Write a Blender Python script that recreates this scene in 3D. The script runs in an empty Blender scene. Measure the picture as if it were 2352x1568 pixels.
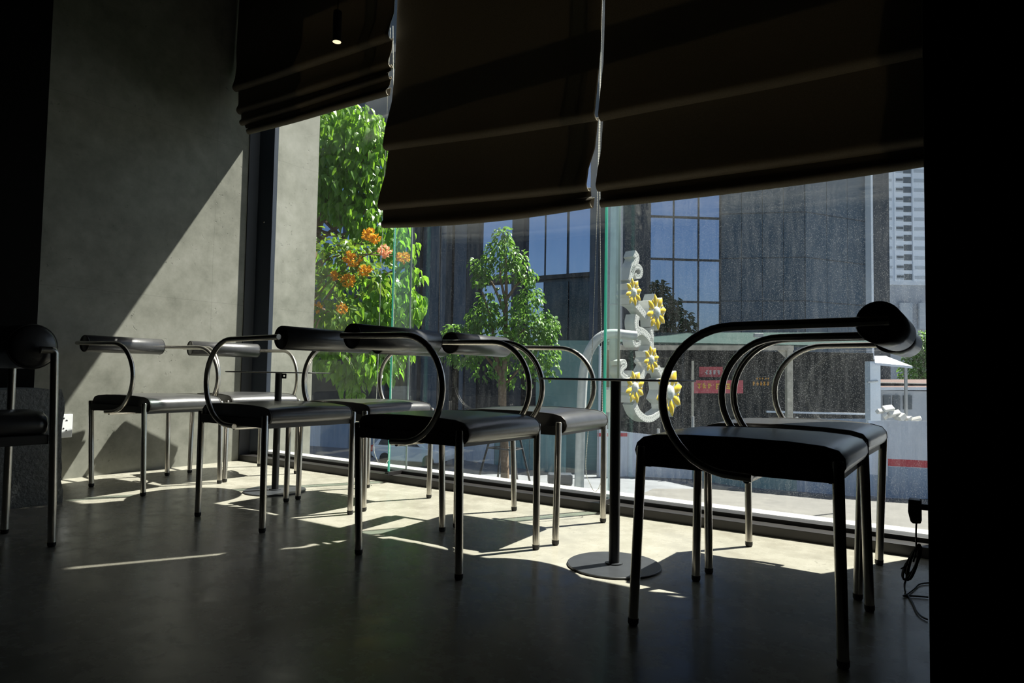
import bpy, math, random
from mathutils import Vector, Matrix
PI = math.pi
S = bpy.context.scene
COL = S.collection
rnd = random.Random(11)

# ------------------------------------------------------------------ camera
F_PX, CXP, CYP = 1555.2, 1176.0, 784.0
CAM = Vector((0, 0, 0.6214))
CR = Vector((0.826992, 0.561952, 0.017163)); CU = Vector((0.012619, -0.049073, 0.998715)); CF = Vector((-0.562073, 0.825713, 0.047675))

def ray(px, py): return CF + CR * ((px - CXP) / F_PX) - CU * ((py - CYP) / F_PX)
def at(px, py, d): return CAM + ray(px, py) * d                 # d: distance along the view axis
def onY(px, py, y):
    r = ray(px, py); return CAM + r * (y / r.y)
def onX(px, py, x):
    r = ray(px, py); return CAM + r * (x / r.x)
def onZ(px, py, z):
    r = ray(px, py); return CAM + r * ((z - CAM.z) / r.z)

cam = bpy.data.cameras.new('camera'); cam_o = bpy.data.objects.new('camera', cam); COL.objects.link(cam_o)
cam.sensor_width = 36.0; cam.sensor_fit = 'HORIZONTAL'; cam.lens = F_PX / 2352 * 36.0
cam.clip_start = 0.02; cam.clip_end = 600
cam_o.matrix_world = Matrix(((CR.x, CU.x, -CF.x, 0), (CR.y, CU.y, -CF.y, 0), (CR.z, CU.z, -CF.z, CAM.z), (0, 0, 0, 1)))
S.camera = cam_o

# ------------------------------------------------------------------ materials
def new_mat(name):
    m = bpy.data.materials.new(name); m.use_nodes = True
    nt = m.node_tree
    for n in list(nt.nodes): nt.nodes.remove(n)
    out = nt.nodes.new('ShaderNodeOutputMaterial')
    return m, nt, out
def N(nt, typ, **kw):
    n = nt.nodes.new(typ)
    for k, v in kw.items():
        if k in n.inputs: n.inputs[k].default_value = v
        else: setattr(n, k, v)
    return n
def c4(c): return (c[0], c[1], c[2], 1.0)
def pos(nt):
    return N(nt, 'ShaderNodeNewGeometry').outputs['Position']
def noise(nt, scale, detail=4, rough=0.55, vec=None):
    n = N(nt, 'ShaderNodeTexNoise'); n.inputs['Scale'].default_value = scale; n.inputs['Detail'].default_value = detail; n.inputs['Roughness'].default_value = rough
    nt.links.new(vec if vec is not None else pos(nt), n.inputs['Vector']); return n
def ramp(nt, fac, stops):
    r = N(nt, 'ShaderNodeValToRGB'); els = r.color_ramp.elements
    while len(els) < len(stops): els.new(0.5)
    for e, (p, c) in zip(els, stops): e.position = p; e.color = c4(c)
    nt.links.new(fac, r.inputs['Fac']); return r
def pm(name, base, rough=0.5, metal=0.0, var=0.0, vscale=6.0, bump=0.0, bscale=60.0, spec=0.5, obj=False):
    m, nt, out = new_mat(name)
    b = N(nt, 'ShaderNodeBsdfPrincipled')
    b.inputs['Roughness'].default_value = rough; b.inputs['Metallic'].default_value = metal; b.inputs['Specular IOR Level'].default_value = spec
    vec = N(nt, 'ShaderNodeTexCoord').outputs['Object'] if obj else None
    if var > 0:
        n = noise(nt, vscale, 5, 0.6, vec)
        lo = [max(0, v * (1 - var)) for v in base]; hi = [min(1, v * (1 + var)) for v in base]
        r = ramp(nt, n.outputs['Fac'], [(0.3, lo), (0.7, hi)]); nt.links.new(r.outputs['Color'], b.inputs['Base Color'])
    else:
        b.inputs['Base Color'].default_value = c4(base)
    if bump > 0:
        n2 = noise(nt, bscale, 4, 0.6, vec); bp = N(nt, 'ShaderNodeBump'); bp.inputs['Strength'].default_value = bump; bp.inputs['Distance'].default_value = 0.01
        nt.links.new(n2.outputs['Fac'], bp.inputs['Height']); nt.links.new(bp.outputs['Normal'], b.inputs['Normal'])
    nt.links.new(b.outputs[0], out.inputs[0]); return m

M = {}
M['steel'] = pm('brushed steel', (0.60, 0.57, 0.52), 0.27, 0.95, 0.08, 40)
M['rubber'] = pm('black rubber', (0.015, 0.015, 0.015), 0.6)
M['leather'] = pm('black leather', (0.036, 0.036, 0.038), 0.34, 0, 0.2, 20, 0.08, 220, 0.5)
lp_ = [n for n in M['leather'].node_tree.nodes if n.type == 'BSDF_PRINCIPLED'][0]; lp_.inputs['Coat Weight'].default_value = 0.45; lp_.inputs['Coat Roughness'].default_value = 0.2
M['piping'] = pm('leather piping', (0.02, 0.018, 0.016), 0.5)
M['frame_steel'] = pm('dark seat frame', (0.05, 0.05, 0.05), 0.45, 0.4)
M['table_top'] = pm('black table top', (0.010, 0.011, 0.012), 0.5)
M['table_black'] = pm('black powder coat', (0.03, 0.033, 0.038), 0.42, 0.0, 0.15, 30)
M['alu_dark'] = pm('anthracite aluminium', (0.022, 0.030, 0.045), 0.42, 0.3, 0.08, 8)
M['gasket'] = pm('black gasket', (0.008, 0.008, 0.009), 0.5)
M['kerb'] = pm('dark sill steel', (0.020, 0.0185, 0.018), 0.4, 0.1, 0.25, 10)
M['black_paint'] = pm('black wall paint', (0.006, 0.006, 0.006), 0.9, spec=0.08)
M['dark_ceiling'] = pm('dark ceiling', (0.012, 0.012, 0.012), 0.9, spec=0.1)
M['plastic_black'] = pm('black plastic', (0.012, 0.012, 0.014), 0.4)
M['plastic_white'] = pm('white socket plastic', (0.75, 0.77, 0.80), 0.35)
M['hole'] = pm('socket hole', (0.01, 0.01, 0.01), 0.7)
M['chain'] = pm('bead chain', (0.88, 0.87, 0.84), 0.35, 0.2)
M['rough_block'] = pm('rough stone block', (0.20, 0.21, 0.21), 0.95, 0, 0.25, 60, 0.9, 70, 0.2)
M['plinth'] = pm('sunlit white ledge', (0.34, 0.335, 0.32), 0.8, 0, 0.12, 14)

def concrete(name, lo, mid, hi, rough, seams=None, bump=0.25, spec=0.4, ylines=()):
    m, nt, out = new_mat(name)
    b = N(nt, 'ShaderNodeBsdfPrincipled'); b.inputs['Specular IOR Level'].default_value = spec
    p = pos(nt)
    n1 = noise(nt, 1.7, 8, 0.62); n2 = noise(nt, 9.0, 6, 0.7)
    add = N(nt, 'ShaderNodeMath', operation='MULTIPLY_ADD'); add.inputs[1].default_value = 0.45
    nt.links.new(n2.outputs['Fac'], add.inputs[0]); sc = N(nt, 'ShaderNodeMath', operation='MULTIPLY'); sc.inputs[1].default_value = 0.55
    nt.links.new(n1.outputs['Fac'], sc.inputs[0]); nt.links.new(sc.outputs[0], add.inputs[2])
    r = ramp(nt, add.outputs[0], [(0.36, lo), (0.5, mid), (0.66, hi)])
    col = r.outputs['Color']
    # small pits and hairline blemishes
    v = N(nt, 'ShaderNodeTexVoronoi'); v.inputs['Scale'].default_value = 26; v.feature = 'F1'
    nz = noise(nt, 14, 3); mixv = N(nt, 'ShaderNodeMix', data_type='VECTOR'); mixv.inputs['Factor'].default_value = 0.12
    nt.links.new(p, mixv.inputs[4]); nt.links.new(nz.outputs['Color'], mixv.inputs[5]); nt.links.new(mixv.outputs[1], v.inputs['Vector'])
    pit = ramp(nt, v.outputs['Distance'], [(0.0, (0, 0, 0)), (0.11, (0, 0, 0)), (0.16, (1, 1, 1))])
    msk = ramp(nt, noise(nt, 3.3, 2).outputs['Fac'], [(0.52, (0, 0, 0)), (0.62, (1, 1, 1))])
    mk = N(nt, 'ShaderNodeMix', data_type='RGBA'); nt.links.new(msk.outputs['Color'], mk.inputs['Factor']); mk.inputs[6].default_value = (1, 1, 1, 1)
    nt.links.new(pit.outputs['Color'], mk.inputs[7])
    mul = N(nt, 'ShaderNodeMix', data_type='RGBA', blend_type='MULTIPLY'); mul.inputs['Factor'].default_value = 0.30
    nt.links.new(col, mul.inputs[6]); nt.links.new(mk.outputs[2], mul.inputs[7]); col = mul.outputs[2]
    hgt = mk.outputs[2]
    if seams:
        sep = N(nt, 'ShaderNodeSeparateXYZ'); nt.links.new(p, sep.inputs[0])
        wob = noise(nt, 6, 4)
        acc = None
        for axis, val in seams:
            ad = N(nt, 'ShaderNodeMath', operation='MULTIPLY_ADD'); ad.inputs[1].default_value = 0.02; nt.links.new(wob.outputs['Fac'], ad.inputs[0]); nt.links.new(sep.outputs[axis], ad.inputs[2])
            cm = N(nt, 'ShaderNodeMath', operation='COMPARE'); nt.links.new(ad.outputs[0], cm.inputs[0]); cm.inputs[1].default_value = val + 0.01; cm.inputs[2].default_value = 0.0016
            if acc is None: acc = cm.outputs[0]
            else:
                mx = N(nt, 'ShaderNodeMath', operation='MAXIMUM'); nt.links.new(acc, mx.inputs[0]); nt.links.new(cm.outputs[0], mx.inputs[1]); acc = mx.outputs[0]
        fa = N(nt, 'ShaderNodeMath', operation='MULTIPLY'); fa.inputs[1].default_value = 0.28; nt.links.new(acc, fa.inputs[0])
        dk = N(nt, 'ShaderNodeMix', data_type='RGBA'); nt.links.new(fa.outputs[0], dk.inputs['Factor']); nt.links.new(col, dk.inputs[6]); dk.inputs[7].default_value = (0.08, 0.08, 0.07, 1)
        col = dk.outputs[2]
    nt.links.new(col, b.inputs['Base Color'])
    rr = N(nt, 'ShaderNodeMapRange'); nt.links.new(n2.outputs['Fac'], rr.inputs['Value']); rr.inputs['From Min'].default_value = 0.3; rr.inputs['From Max'].default_value = 0.7
    rr.inputs['To Min'].default_value = max(0.05, rough - 0.08); rr.inputs['To Max'].default_value = rough + 0.1
    nt.links.new(rr.outputs[0], b.inputs['Roughness'])
    bp = N(nt, 'ShaderNodeBump'); bp.inputs['Strength'].default_value = bump; bp.inputs['Distance'].default_value = 0.004
    nt.links.new(hgt, bp.inputs['Height']); nt.links.new(bp.outputs['Normal'], b.inputs['Normal'])
    nt.links.new(b.outputs[0], out.inputs[0]); return m
M['wall'] = concrete('board cast concrete', (0.140, 0.143, 0.122), (0.205, 0.207, 0.180), (0.272, 0.272, 0.246), 0.7, [(2, 1.06), (2, 2.14), (1, 2.565)], 0.3, 0.2)
M['floor'] = concrete('polished screed', (0.25, 0.235, 0.195), (0.31, 0.297, 0.25), (0.37, 0.357, 0.31), 0.25, None, 0.08, 0.22)
M['asphalt'] = pm('street asphalt', (0.15, 0.16, 0.175), 0.85, 0, 0.2, 0.8)
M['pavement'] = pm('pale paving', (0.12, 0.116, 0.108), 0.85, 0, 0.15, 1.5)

def glass(name, tint, refl=1.0, dust=0.0, streak=False):
    m, nt, out = new_mat(name)
    t = N(nt, 'ShaderNodeBsdfTransparent'); t.inputs[0].default_value = c4(tint)
    g = N(nt, 'ShaderNodeBsdfGlossy'); g.inputs['Roughness'].default_value = 0.0; g.inputs[0].default_value = (1, 1, 1, 1)
    fr = N(nt, 'ShaderNodeFresnel'); fr.inputs['IOR'].default_value = 1.45
    # the fresnel of a back face is that of the air side here: a thin pane reflects the same from both sides
    geo = N(nt, 'ShaderNodeNewGeometry')
    inv = N(nt, 'ShaderNodeMath', operation='MULTIPLY_ADD'); inv.inputs[1].default_value = 1 / 1.45 - 1.45; inv.inputs[2].default_value = 1.45
    nt.links.new(geo.outputs['Backfacing'], inv.inputs[0])
    # blender inverts the ior on back faces, so feed it the inverse there
    nt.links.new(inv.outputs[0], fr.inputs['IOR'])
    sc = N(nt, 'ShaderNodeMath', operation='MULTIPLY'); sc.inputs[1].default_value = refl; sc.use_clamp = True
    nt.links.new(fr.outputs[0], sc.inputs[0])
    mx = N(nt, 'ShaderNodeMixShader'); nt.links.new(sc.outputs[0], mx.inputs[0]); nt.links.new(t.outputs[0], mx.inputs[1]); nt.links.new(g.outputs[0], mx.inputs[2])
    res = mx.outputs[0]
    if dust > 0:
        d = N(nt, 'ShaderNodeBsdfDiffuse'); d.inputs[0].default_value = (0.75, 0.78, 0.8, 1)
        tr = N(nt, 'ShaderNodeBsdfTranslucent'); tr.inputs[0].default_value = (0.75, 0.78, 0.8, 1)
        ds = N(nt, 'ShaderNodeMixShader'); ds.inputs[0].default_value = 0.6; nt.links.new(d.outputs[0], ds.inputs[1]); nt.links.new(tr.outputs[0], ds.inputs[2])
        def specks(scale, keep, r0, r1):
            v = N(nt, 'ShaderNodeTexVoronoi'); v.inputs['Scale'].default_value = scale; nt.links.new(pos(nt), v.inputs['Vector'])
            sp = ramp(nt, v.outputs['Distance'], [(0.0, (1, 1, 1)), (r0, (0.8, 0.8, 0.8)), (r1, (0, 0, 0))])
            sepc = N(nt, 'ShaderNodeSeparateColor'); nt.links.new(v.outputs['Color'], sepc.inputs[0])
            gt = N(nt, 'ShaderNodeMath', operation='GREATER_THAN'); gt.inputs[1].default_value = 1 - keep; nt.links.new(sepc.outputs[0], gt.inputs[0])
            mq = N(nt, 'ShaderNodeMath', operation='MULTIPLY'); nt.links.new(sp.outputs['Color'], mq.inputs[0]); nt.links.new(gt.outputs[0], mq.inputs[1])
            mr = N(nt, 'ShaderNodeMath', operation='MULTIPLY'); nt.links.new(mq.outputs[0], mr.inputs[0]); nt.links.new(sepc.outputs[1], mr.inputs[1]); return mr
        ma, mb_ = specks(210, 0.8, 0.18, 0.32), specks(80, 0.12, 0.12, 0.18)
        m1 = N(nt, 'ShaderNodeMath', operation='MAXIMUM'); nt.links.new(ma.outputs[0], m1.inputs[0]); nt.links.new(mb_.outputs[0], m1.inputs[1])
        # streaks run down the pane: a noise stretched along z
        mp = N(nt, 'ShaderNodeVectorMath', operation='MULTIPLY'); mp.inputs[1].default_value = (1, 1, 0.12); nt.links.new(pos(nt), mp.inputs[0])
        st = noise(nt, 55, 3, 0.6, mp.outputs[0]); stm = ramp(nt, st.outputs['Fac'], [(0.42, (0.04, 0.04, 0.04)), (0.7, (0.3, 0.3, 0.3))])
        ad = N(nt, 'ShaderNodeMath', operation='MULTIPLY_ADD'); nt.links.new(m1.outputs[0], ad.inputs[0]); ad.inputs[1].default_value = 0.5
        s3 = N(nt, 'ShaderNodeMath', operation='MULTIPLY'); s3.inputs[1].default_value = 0.17; nt.links.new(stm.outputs['Color'], s3.inputs[0]); nt.links.new(s3.outputs[0], ad.inputs[2])
        big = ramp(nt, noise(nt, 1.3, 3).outputs['Fac'], [(0.35, (0.45, 0.45, 0.45)), (0.65, (1, 1, 1))])
        m4 = N(nt, 'ShaderNodeMath', operation='MULTIPLY'); nt.links.new(ad.outputs[0], m4.inputs[0]); nt.links.new(big.outputs['Color'], m4.inputs[1])
        m5 = N(nt, 'ShaderNodeMath', operation='MULTIPLY'); m5.inputs[1].default_value = dust; nt.links.new(m4.outputs[0], m5.inputs[0])
        mz = N(nt, 'ShaderNodeMixShader'); nt.links.new(m5.outputs[0], mz.inputs[0]); nt.links.new(res, mz.inputs[1]); nt.links.new(ds.outputs[0], mz.inputs[2]); res = mz.outputs[0]
    nt.links.new(res, out.inputs[0]); return m
M['pane'] = glass('window pane', (0.96, 0.98, 0.97), 1.0)
M['pane_left'] = glass('slightly dusty window pane', (0.96, 0.98, 0.97), 1.0, 0.10)
M['pane_dusty'] = glass('dusty window pane', (0.96, 0.98, 0.97), 1.0, 0.42)
M['pane_mid'] = glass('lightly dusty window pane', (0.96, 0.98, 0.97), 1.0, 0.22)
M['fin'] = glass('glass fin', (0.90, 0.98, 0.96), 1.0)
M['fog_glass'] = M['fin']

def leafmat(name, a, b, trans, rough=0.35, mixf=0.45):
    m, nt, out = new_mat(name)
    r = ramp(nt, noise(nt, 5.0 if rough < 0.5 else 2.0, 2).outputs['Fac'], [(0.35, a), (0.65, b)])
    p = N(nt, 'ShaderNodeBsdfPrincipled'); p.inputs['Roughness'].default_value = rough; p.inputs['Specular IOR Level'].default_value = 0.5
    nt.links.new(r.outputs['Color'], p.inputs['Base Color'])
    t = N(nt, 'ShaderNodeBsdfTranslucent'); t.inputs[0].default_value = c4(trans)
    mx = N(nt, 'ShaderNodeMixShader'); mx.inputs[0].default_value = mixf
    nt.links.new(p.outputs[0], mx.inputs[1]); nt.links.new(t.outputs[0], mx.inputs[2]); nt.links.new(mx.outputs[0], out.inputs[0]); return m
M['leaf_big'] = leafmat('glossy broad leaf', (0.04, 0.11, 0.012), (0.12, 0.25, 0.025), (0.30, 0.58, 0.04), 0.28, 0.42)
M['leaf_bush'] = leafmat('bush leaf', (0.035, 0.10, 0.015), (0.08, 0.16, 0.022), (0.20, 0.32, 0.03), 0.4, 0.4)
M['leaf_small'] = leafmat('street tree leaf', (0.05, 0.14, 0.025), (0.13, 0.27, 0.05), (0.18, 0.36, 0.05), 0.45, 0.38)
M['leaf_dark'] = leafmat('distant dark leaf', (0.012, 0.04, 0.014), (0.025, 0.07, 0.02), (0.03, 0.08, 0.02), 0.6)
M['bract'] = leafmat('orange bract', (0.62, 0.28, 0.012), (0.68, 0.36, 0.03), (0.65, 0.34, 0.025), 0.6, 0.5)
M['bract_peach'] = leafmat('peach bract', (0.80, 0.36, 0.18), (0.85, 0.45, 0.28), (0.9, 0.5, 0.3), 0.6, 0.5)
M['bark'] = pm('bark', (0.16, 0.11, 0.07), 0.9, 0, 0.3, 8)
m, nt, out = new_mat('blind fabric')
b_ = N(nt, 'ShaderNodeBsdfPrincipled'); b_.inputs['Roughness'].default_value = 0.95; b_.inputs['Specular IOR Level'].default_value = 0.2
nt.links.new(ramp(nt, noise(nt, 260, 3).outputs['Fac'], [(0.35, (0.11, 0.095, 0.075)), (0.65, (0.15, 0.128, 0.10))]).outputs['Color'], b_.inputs['Base Color'])
t_ = N(nt, 'ShaderNodeBsdfTranslucent'); t_.inputs[0].default_value = (0.42, 0.33, 0.20, 1)
x_ = N(nt, 'ShaderNodeMixShader'); x_.inputs[0].default_value = 0.018; nt.links.new(b_.outputs[0], x_.inputs[1]); nt.links.new(t_.outputs[0], x_.inputs[2]); nt.links.new(x_.outputs[0], out.inputs[0])
M['fabric'] = m
m, nt, out = new_mat('fin edge glass')
b_ = N(nt, 'ShaderNodeBsdfPrincipled'); b_.inputs['Base Color'].default_value = (0.20, 0.55, 0.48, 1); b_.inputs['Roughness'].default_value = 0.15
t_ = N(nt, 'ShaderNodeBsdfTranslucent'); t_.inputs[0].default_value = (0.22, 0.62, 0.54, 1)
x_ = N(nt, 'ShaderNodeMixShader'); x_.inputs[0].default_value = 0.6; nt.links.new(b_.outputs[0], x_.inputs[1]); nt.links.new(t_.outputs[0], x_.inputs[2]); nt.links.new(x_.outputs[0], out.inputs[0])
M['fin_edge'] = m
M['silicone'] = pm('white silicone bead', (0.42, 0.47, 0.50), 0.4)
m, nt, out = new_mat('white blind lining')
b_ = N(nt, 'ShaderNodeBsdfDiffuse'); b_.inputs[0].default_value = (0.72, 0.70, 0.66, 1)
t_ = N(nt, 'ShaderNodeBsdfTranslucent'); t_.inputs[0].default_value = (0.5, 0.46, 0.38, 1)
x_ = N(nt, 'ShaderNodeMixShader'); x_.inputs[0].default_value = 0.35; nt.links.new(b_.outputs[0], x_.inputs[1]); nt.links.new(t_.outputs[0], x_.inputs[2]); nt.links.new(x_.outputs[0], out.inputs[0])
M['lining'] = m
# outside
M['stone_dark'] = pm('dark stone cladding', (0.055, 0.090, 0.130), 0.55, 0, 0.08, 0.7)
M['stone_darker'] = pm('darker stone cladding', (0.022, 0.032, 0.048), 0.5, 0, 0.1, 0.7)
M['stone_mid'] = pm('grey blue stone', (0.085, 0.115, 0.16), 0.55, 0, 0.15, 0.7)
M['curtain'] = pm('blue reflective glazing', (0.36, 0.46, 0.66), 0.06, 0.9, 0.06, 0.15)
M['curtain_dark_refl'] = pm('glazing with painted dark reflection', (0.02, 0.035, 0.05), 0.08, 0.6, 0.3, 0.5)  # dark tree reflections of the lower glass put into the base colour
M['mullion'] = pm('dark mullion', (0.012, 0.015, 0.02), 0.4)
M['roof_green'] = pm('green sheet roof', (0.030, 0.056, 0.054), 0.9, 0, 0.12, 0.6, spec=0.1)
M['screen_green'] = pm('green hoarding sheet', (0.14, 0.25, 0.26), 0.6, 0, 0.12, 0.6)
M['cream_rust'] = pm('cream paint with rust', (0.46, 0.40, 0.32), 0.6, 0, 0.3, 2.5)
M['rust'] = pm('rust', (0.30, 0.13, 0.05), 0.8)
M['shed_dark'] = pm('dark shed interior', (0.020, 0.022, 0.025), 0.85, 0, 0.3, 1.2)
M['sign_red'] = pm('red sign board', (0.55, 0.08, 0.10), 0.5)
M['sign_yellow'] = pm('yellow lettering', (0.85, 0.50, 0.05), 0.5)
M['sign_orange'] = pm('orange lettering', (0.80, 0.36, 0.06), 0.5)
M['hoard_white'] = pm('white corrugated sheet', (0.62, 0.66, 0.74), 0.55, 0, 0.08, 0.7)
M['hoard_blue'] = pm('grey blue corrugated sheet', (0.26, 0.34, 0.46), 0.55, 0, 0.1, 0.7)
M['hoard_green'] = pm('green corrugated sheet', (0.16, 0.29, 0.31), 0.6, 0, 0.12, 0.7)
M['red_band'] = pm('red painted band', (0.55, 0.06, 0.08), 0.6)
M['brick_red'] = pm('dull brick red band', (0.35, 0.10, 0.07), 0.7)
M['tower_white'] = pm('white render', (0.72, 0.78, 0.86), 0.7)
M['tower_window'] = pm('tower window', (0.10, 0.12, 0.14), 0.3)
M['tower_shutter'] = pm('tower balcony rail', (0.45, 0.50, 0.56), 0.5)
M['podium'] = pm('grey render', (0.42, 0.45, 0.50), 0.8, 0, 0.08, 0.3)
M['pipe_white'] = pm('white painted steel pipe', (0.50, 0.52, 0.52), 0.4, 0.1, 0.12, 9)
M['pole_green'] = pm('grey green painted post', (0.36, 0.44, 0.43), 0.5, 0.1, 0.15, 8)
M['deco_white'] = pm('white sign plastic', (0.50, 0.51, 0.49), 0.45)
M['deco_yellow'] = pm('yellow petal plastic', (0.72, 0.50, 0.02), 0.3)
M['deco_grey'] = pm('grey flower centre', (0.48, 0.52, 0.50), 0.5, 0, 0.3, 60)
M['cream_box'] = pm('cream box', (0.70, 0.68, 0.48), 0.6)
M['car_white'] = pm('white car paint', (0.75, 0.80, 0.86), 0.25)
M['car_glass'] = pm('car glass', (0.02, 0.025, 0.03), 0.08)
M['tail_red'] = pm('tail lamp red', (0.6, 0.03, 0.03), 0.3)
M['tyre'] = pm('tyre', (0.02, 0.02, 0.02), 0.8)
M['stripe_white'] = pm('white bollard paint', (0.78, 0.78, 0.78), 0.5)
M['rubble'] = pm('pale debris', (0.62, 0.60, 0.56), 0.85)
M['grey_metal'] = pm('grey metal', (0.35, 0.36, 0.37), 0.5, 0.3)
M['red_roof'] = pm('brown red roof', (0.07, 0.028, 0.024), 0.8)
m, nt, out = new_mat('lamp glow'); e_ = N(nt, 'ShaderNodeEmission'); e_.inputs[0].default_value = (1, 0.82, 0.5, 1); e_.inputs[1].default_value = 1.3; nt.links.new(e_.outputs[0], out.inputs[0]); M['glow'] = m

# ------------------------------------------------------------------ mesh helpers
ORG = {}
def thing(name, label, cat, loc, rotz=0.0, group=None):
    o = bpy.data.objects.new(name, None); COL.objects.link(o); o.empty_display_size = 0.1
    o.location = loc; o['label'] = label; o['category'] = cat
    if group: o['group'] = group
    ORG[o.name] = Vector(loc); return o
def tag(o, label, cat, group=None, kind=None):
    o['label'] = label; o['category'] = cat
    if group: o['group'] = group
    if kind: o['kind'] = kind
    return o
class MB:
    def __init__(s): s.v = []; s.f = []; s.mi = []; s.cur = 0
    def face(s, idx): s.f.append(idx); s.mi.append(s.cur)
    def add(s, vs, fs):
        o = len(s.v); s.v += [Vector(v) for v in vs]
        for f in fs: s.face([o + i for i in f])
        return s
    def box(s, a, b):
        x0, x1 = sorted((a[0], b[0])); y0, y1 = sorted((a[1], b[1])); z0, z1 = sorted((a[2], b[2]))
        return s.add([(x0, y0, z0), (x1, y0, z0), (x1, y1, z0), (x0, y1, z0), (x0, y0, z1), (x1, y0, z1), (x1, y1, z1), (x0, y1, z1)],
                     [(0, 3, 2, 1), (4, 5, 6, 7), (0, 1, 5, 4), (1, 2, 6, 5), (2, 3, 7, 6), (3, 0, 4, 7)])
    def obox(s, c, ax, ay, az, hx, hy, hz):
        vs = []
        for k in (-1, 1):
            for i, j in ((-1, -1), (1, -1), (1, 1), (-1, 1)):
                vs.append(Vector(c) + ax * hx * i + ay * hy * j + az * hz * k)
        return s.add(vs, [(0, 3, 2, 1), (4, 5, 6, 7), (0, 1, 5, 4), (1, 2, 6, 5), (2, 3, 7, 6), (3, 0, 4, 7)])
    def tube(s, path, r, n=12, caps=True, closed=False):
        path = [Vector(p) for p in path]; k = len(path)
        rs = r if isinstance(r, (list, tuple)) else [r] * k
        o = len(s.v); up = None
        for i, p in enumerate(path):
            a = path[(i - 1) % k] if (closed or i > 0) else path[i]; b = path[(i + 1) % k] if (closed or i < k - 1) else path[i]
            t = (b - a).normalized()
            if up is None:
                up = t.orthogonal().normalized()
            up = (up - t * up.dot(t))
            if up.length < 1e-6: up = t.orthogonal()
            up.normalize(); w = t.cross(up)
            for j in range(n):
                a_ = 2 * PI * j / n; s.v.append(p + (up * math.cos(a_) + w * math.sin(a_)) * rs[i])
        for i in range(k if closed else k - 1):
            for j in range(n):
                i2 = (i + 1) % k
                s.face([o + i * n + j, o + i * n + (j + 1) % n, o + i2 * n + (j + 1) % n, o + i2 * n + j])
        if caps and not closed:
            s.face([o + j for j in reversed(range(n))]); s.face([o + (k - 1) * n + j for j in range(n)])
        return s
    def lathe(s, prof, c, axis='z', n=32):
        """prof: (radius, height) pairs along the axis."""
        A = {'z': (Vector((1, 0, 0)), Vector((0, 1, 0)), Vector((0, 0, 1))), 'y': (Vector((0, 0, 1)), Vector((1, 0, 0)), Vector((0, 1, 0))), 'x': (Vector((0, 1, 0)), Vector((0, 0, 1)), Vector((1, 0, 0)))}
        u, w, d = A[axis] if isinstance(axis, str) else axis
        o = len(s.v); c = Vector(c)
        for r, h in prof:
            for j in range(n):
                a = 2 * PI * j / n; s.v.append(c + d * h + (u * math.cos(a) + w * math.sin(a)) * r)
        for i in range(len(prof) - 1):
            for j in range(n): s.face([o + i * n + j, o + i * n + (j + 1) % n, o + (i + 1) * n + (j + 1) % n, o + (i + 1) * n + j])
        if prof[0][0] > 1e-6: s.face([o + j for j in reversed(range(n))])
        if prof[-1][0] > 1e-6: s.face([o + (len(prof) - 1) * n + j for j in range(n)])
        return s
    def prism(s, poly, d):
        """poly: planar 3D points, extruded by vector d."""
        k = len(poly); d = Vector(d)
        vs = [Vector(p) for p in poly] + [Vector(p) + d for p in poly]
        return s.add(vs, [list(reversed(range(k))), [k + i for i in range(k)]] + [[i, (i + 1) % k, k + (i + 1) % k, k + i] for i in range(k)])
    def grid(s, rows):
        o = len(s.v); n = len(rows[0])
        for r in rows: s.v += [Vector(p) for p in r]
        for i in range(len(rows) - 1):
            for j in range(n - 1): s.face([o + i * n + j, o + i * n + j + 1, o + (i + 1) * n + j + 1, o + (i + 1) * n + j])
        return s
    def ball(s, c, r, n=10, m=6):
        prof = [(max(1e-5, r * math.sin(PI * i / m)), -r * math.cos(PI * i / m)) for i in range(m + 1)]
        prof[0] = (0, -r); prof[-1] = (0, r)
        return s.lathe(prof, c, 'z', n)
    def build(s, name, mat, parent=None, smooth=False, bevel=0.0, sharp=40, seg=2):
        me = bpy.data.meshes.new(name)
        if parent is not None: org = ORG[parent.name]
        else:
            if s.v:
                org = Vector(((min(v.x for v in s.v) + max(v.x for v in s.v)) / 2, (min(v.y for v in s.v) + max(v.y for v in s.v)) / 2, min(v.z for v in s.v)))
            else: org = Vector((0, 0, 0))
        me.from_pydata([v - org for v in s.v], [], s.f)
        mats = mat if isinstance(mat, (list, tuple)) else [mat]
        for m_ in mats: me.materials.append(m_)
        for p, i in zip(me.polygons, s.mi): p.material_index = min(i, len(mats) - 1)
        me.validate(); me.update()
        if smooth:
            for p in me.polygons: p.use_smooth = True
            try: me.set_sharp_from_angle(angle=math.radians(sharp))
            except Exception: pass
        o = bpy.data.objects.new(name, me); COL.objects.link(o)
        if parent is not None: o.parent = parent
        else: o.location = org
        ORG[o.name] = org
        if bevel > 0:
            b = o.modifiers.new('bevel', 'BEVEL'); b.width = bevel; b.segments = seg; b.limit_method = 'ANGLE'; b.angle_limit = math.radians(35); b.harden_normals = False
        return o
def struct(name, mb, mat, label=None, **kw):
    o = mb.build(name, mat, None, **kw); o['kind'] = 'structure'
    if label: o['label'] = label; 
    return o
def catmull(pts, sub=6, closed=False):
    P = [Vector(p) for p in pts]; out = []; n = len(P)
    rng = range(n if closed else n - 1)
    for i in rng:
        p0 = P[(i - 1) % n] if closed or i > 0 else P[i]; p1 = P[i]; p2 = P[(i + 1) % n]; p3 = P[(i + 2) % n] if closed or i + 2 < n else p2
        for k in range(sub):
            t = k / sub
            out.append(0.5 * ((2 * p1) + (p2 - p0) * t + (2 * p0 - 5 * p1 + 4 * p2 - p3) * t * t + (3 * p1 - p0 - 3 * p2 + p3) * t ** 3))
    if not closed: out.append(P[-1])
    return out

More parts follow.
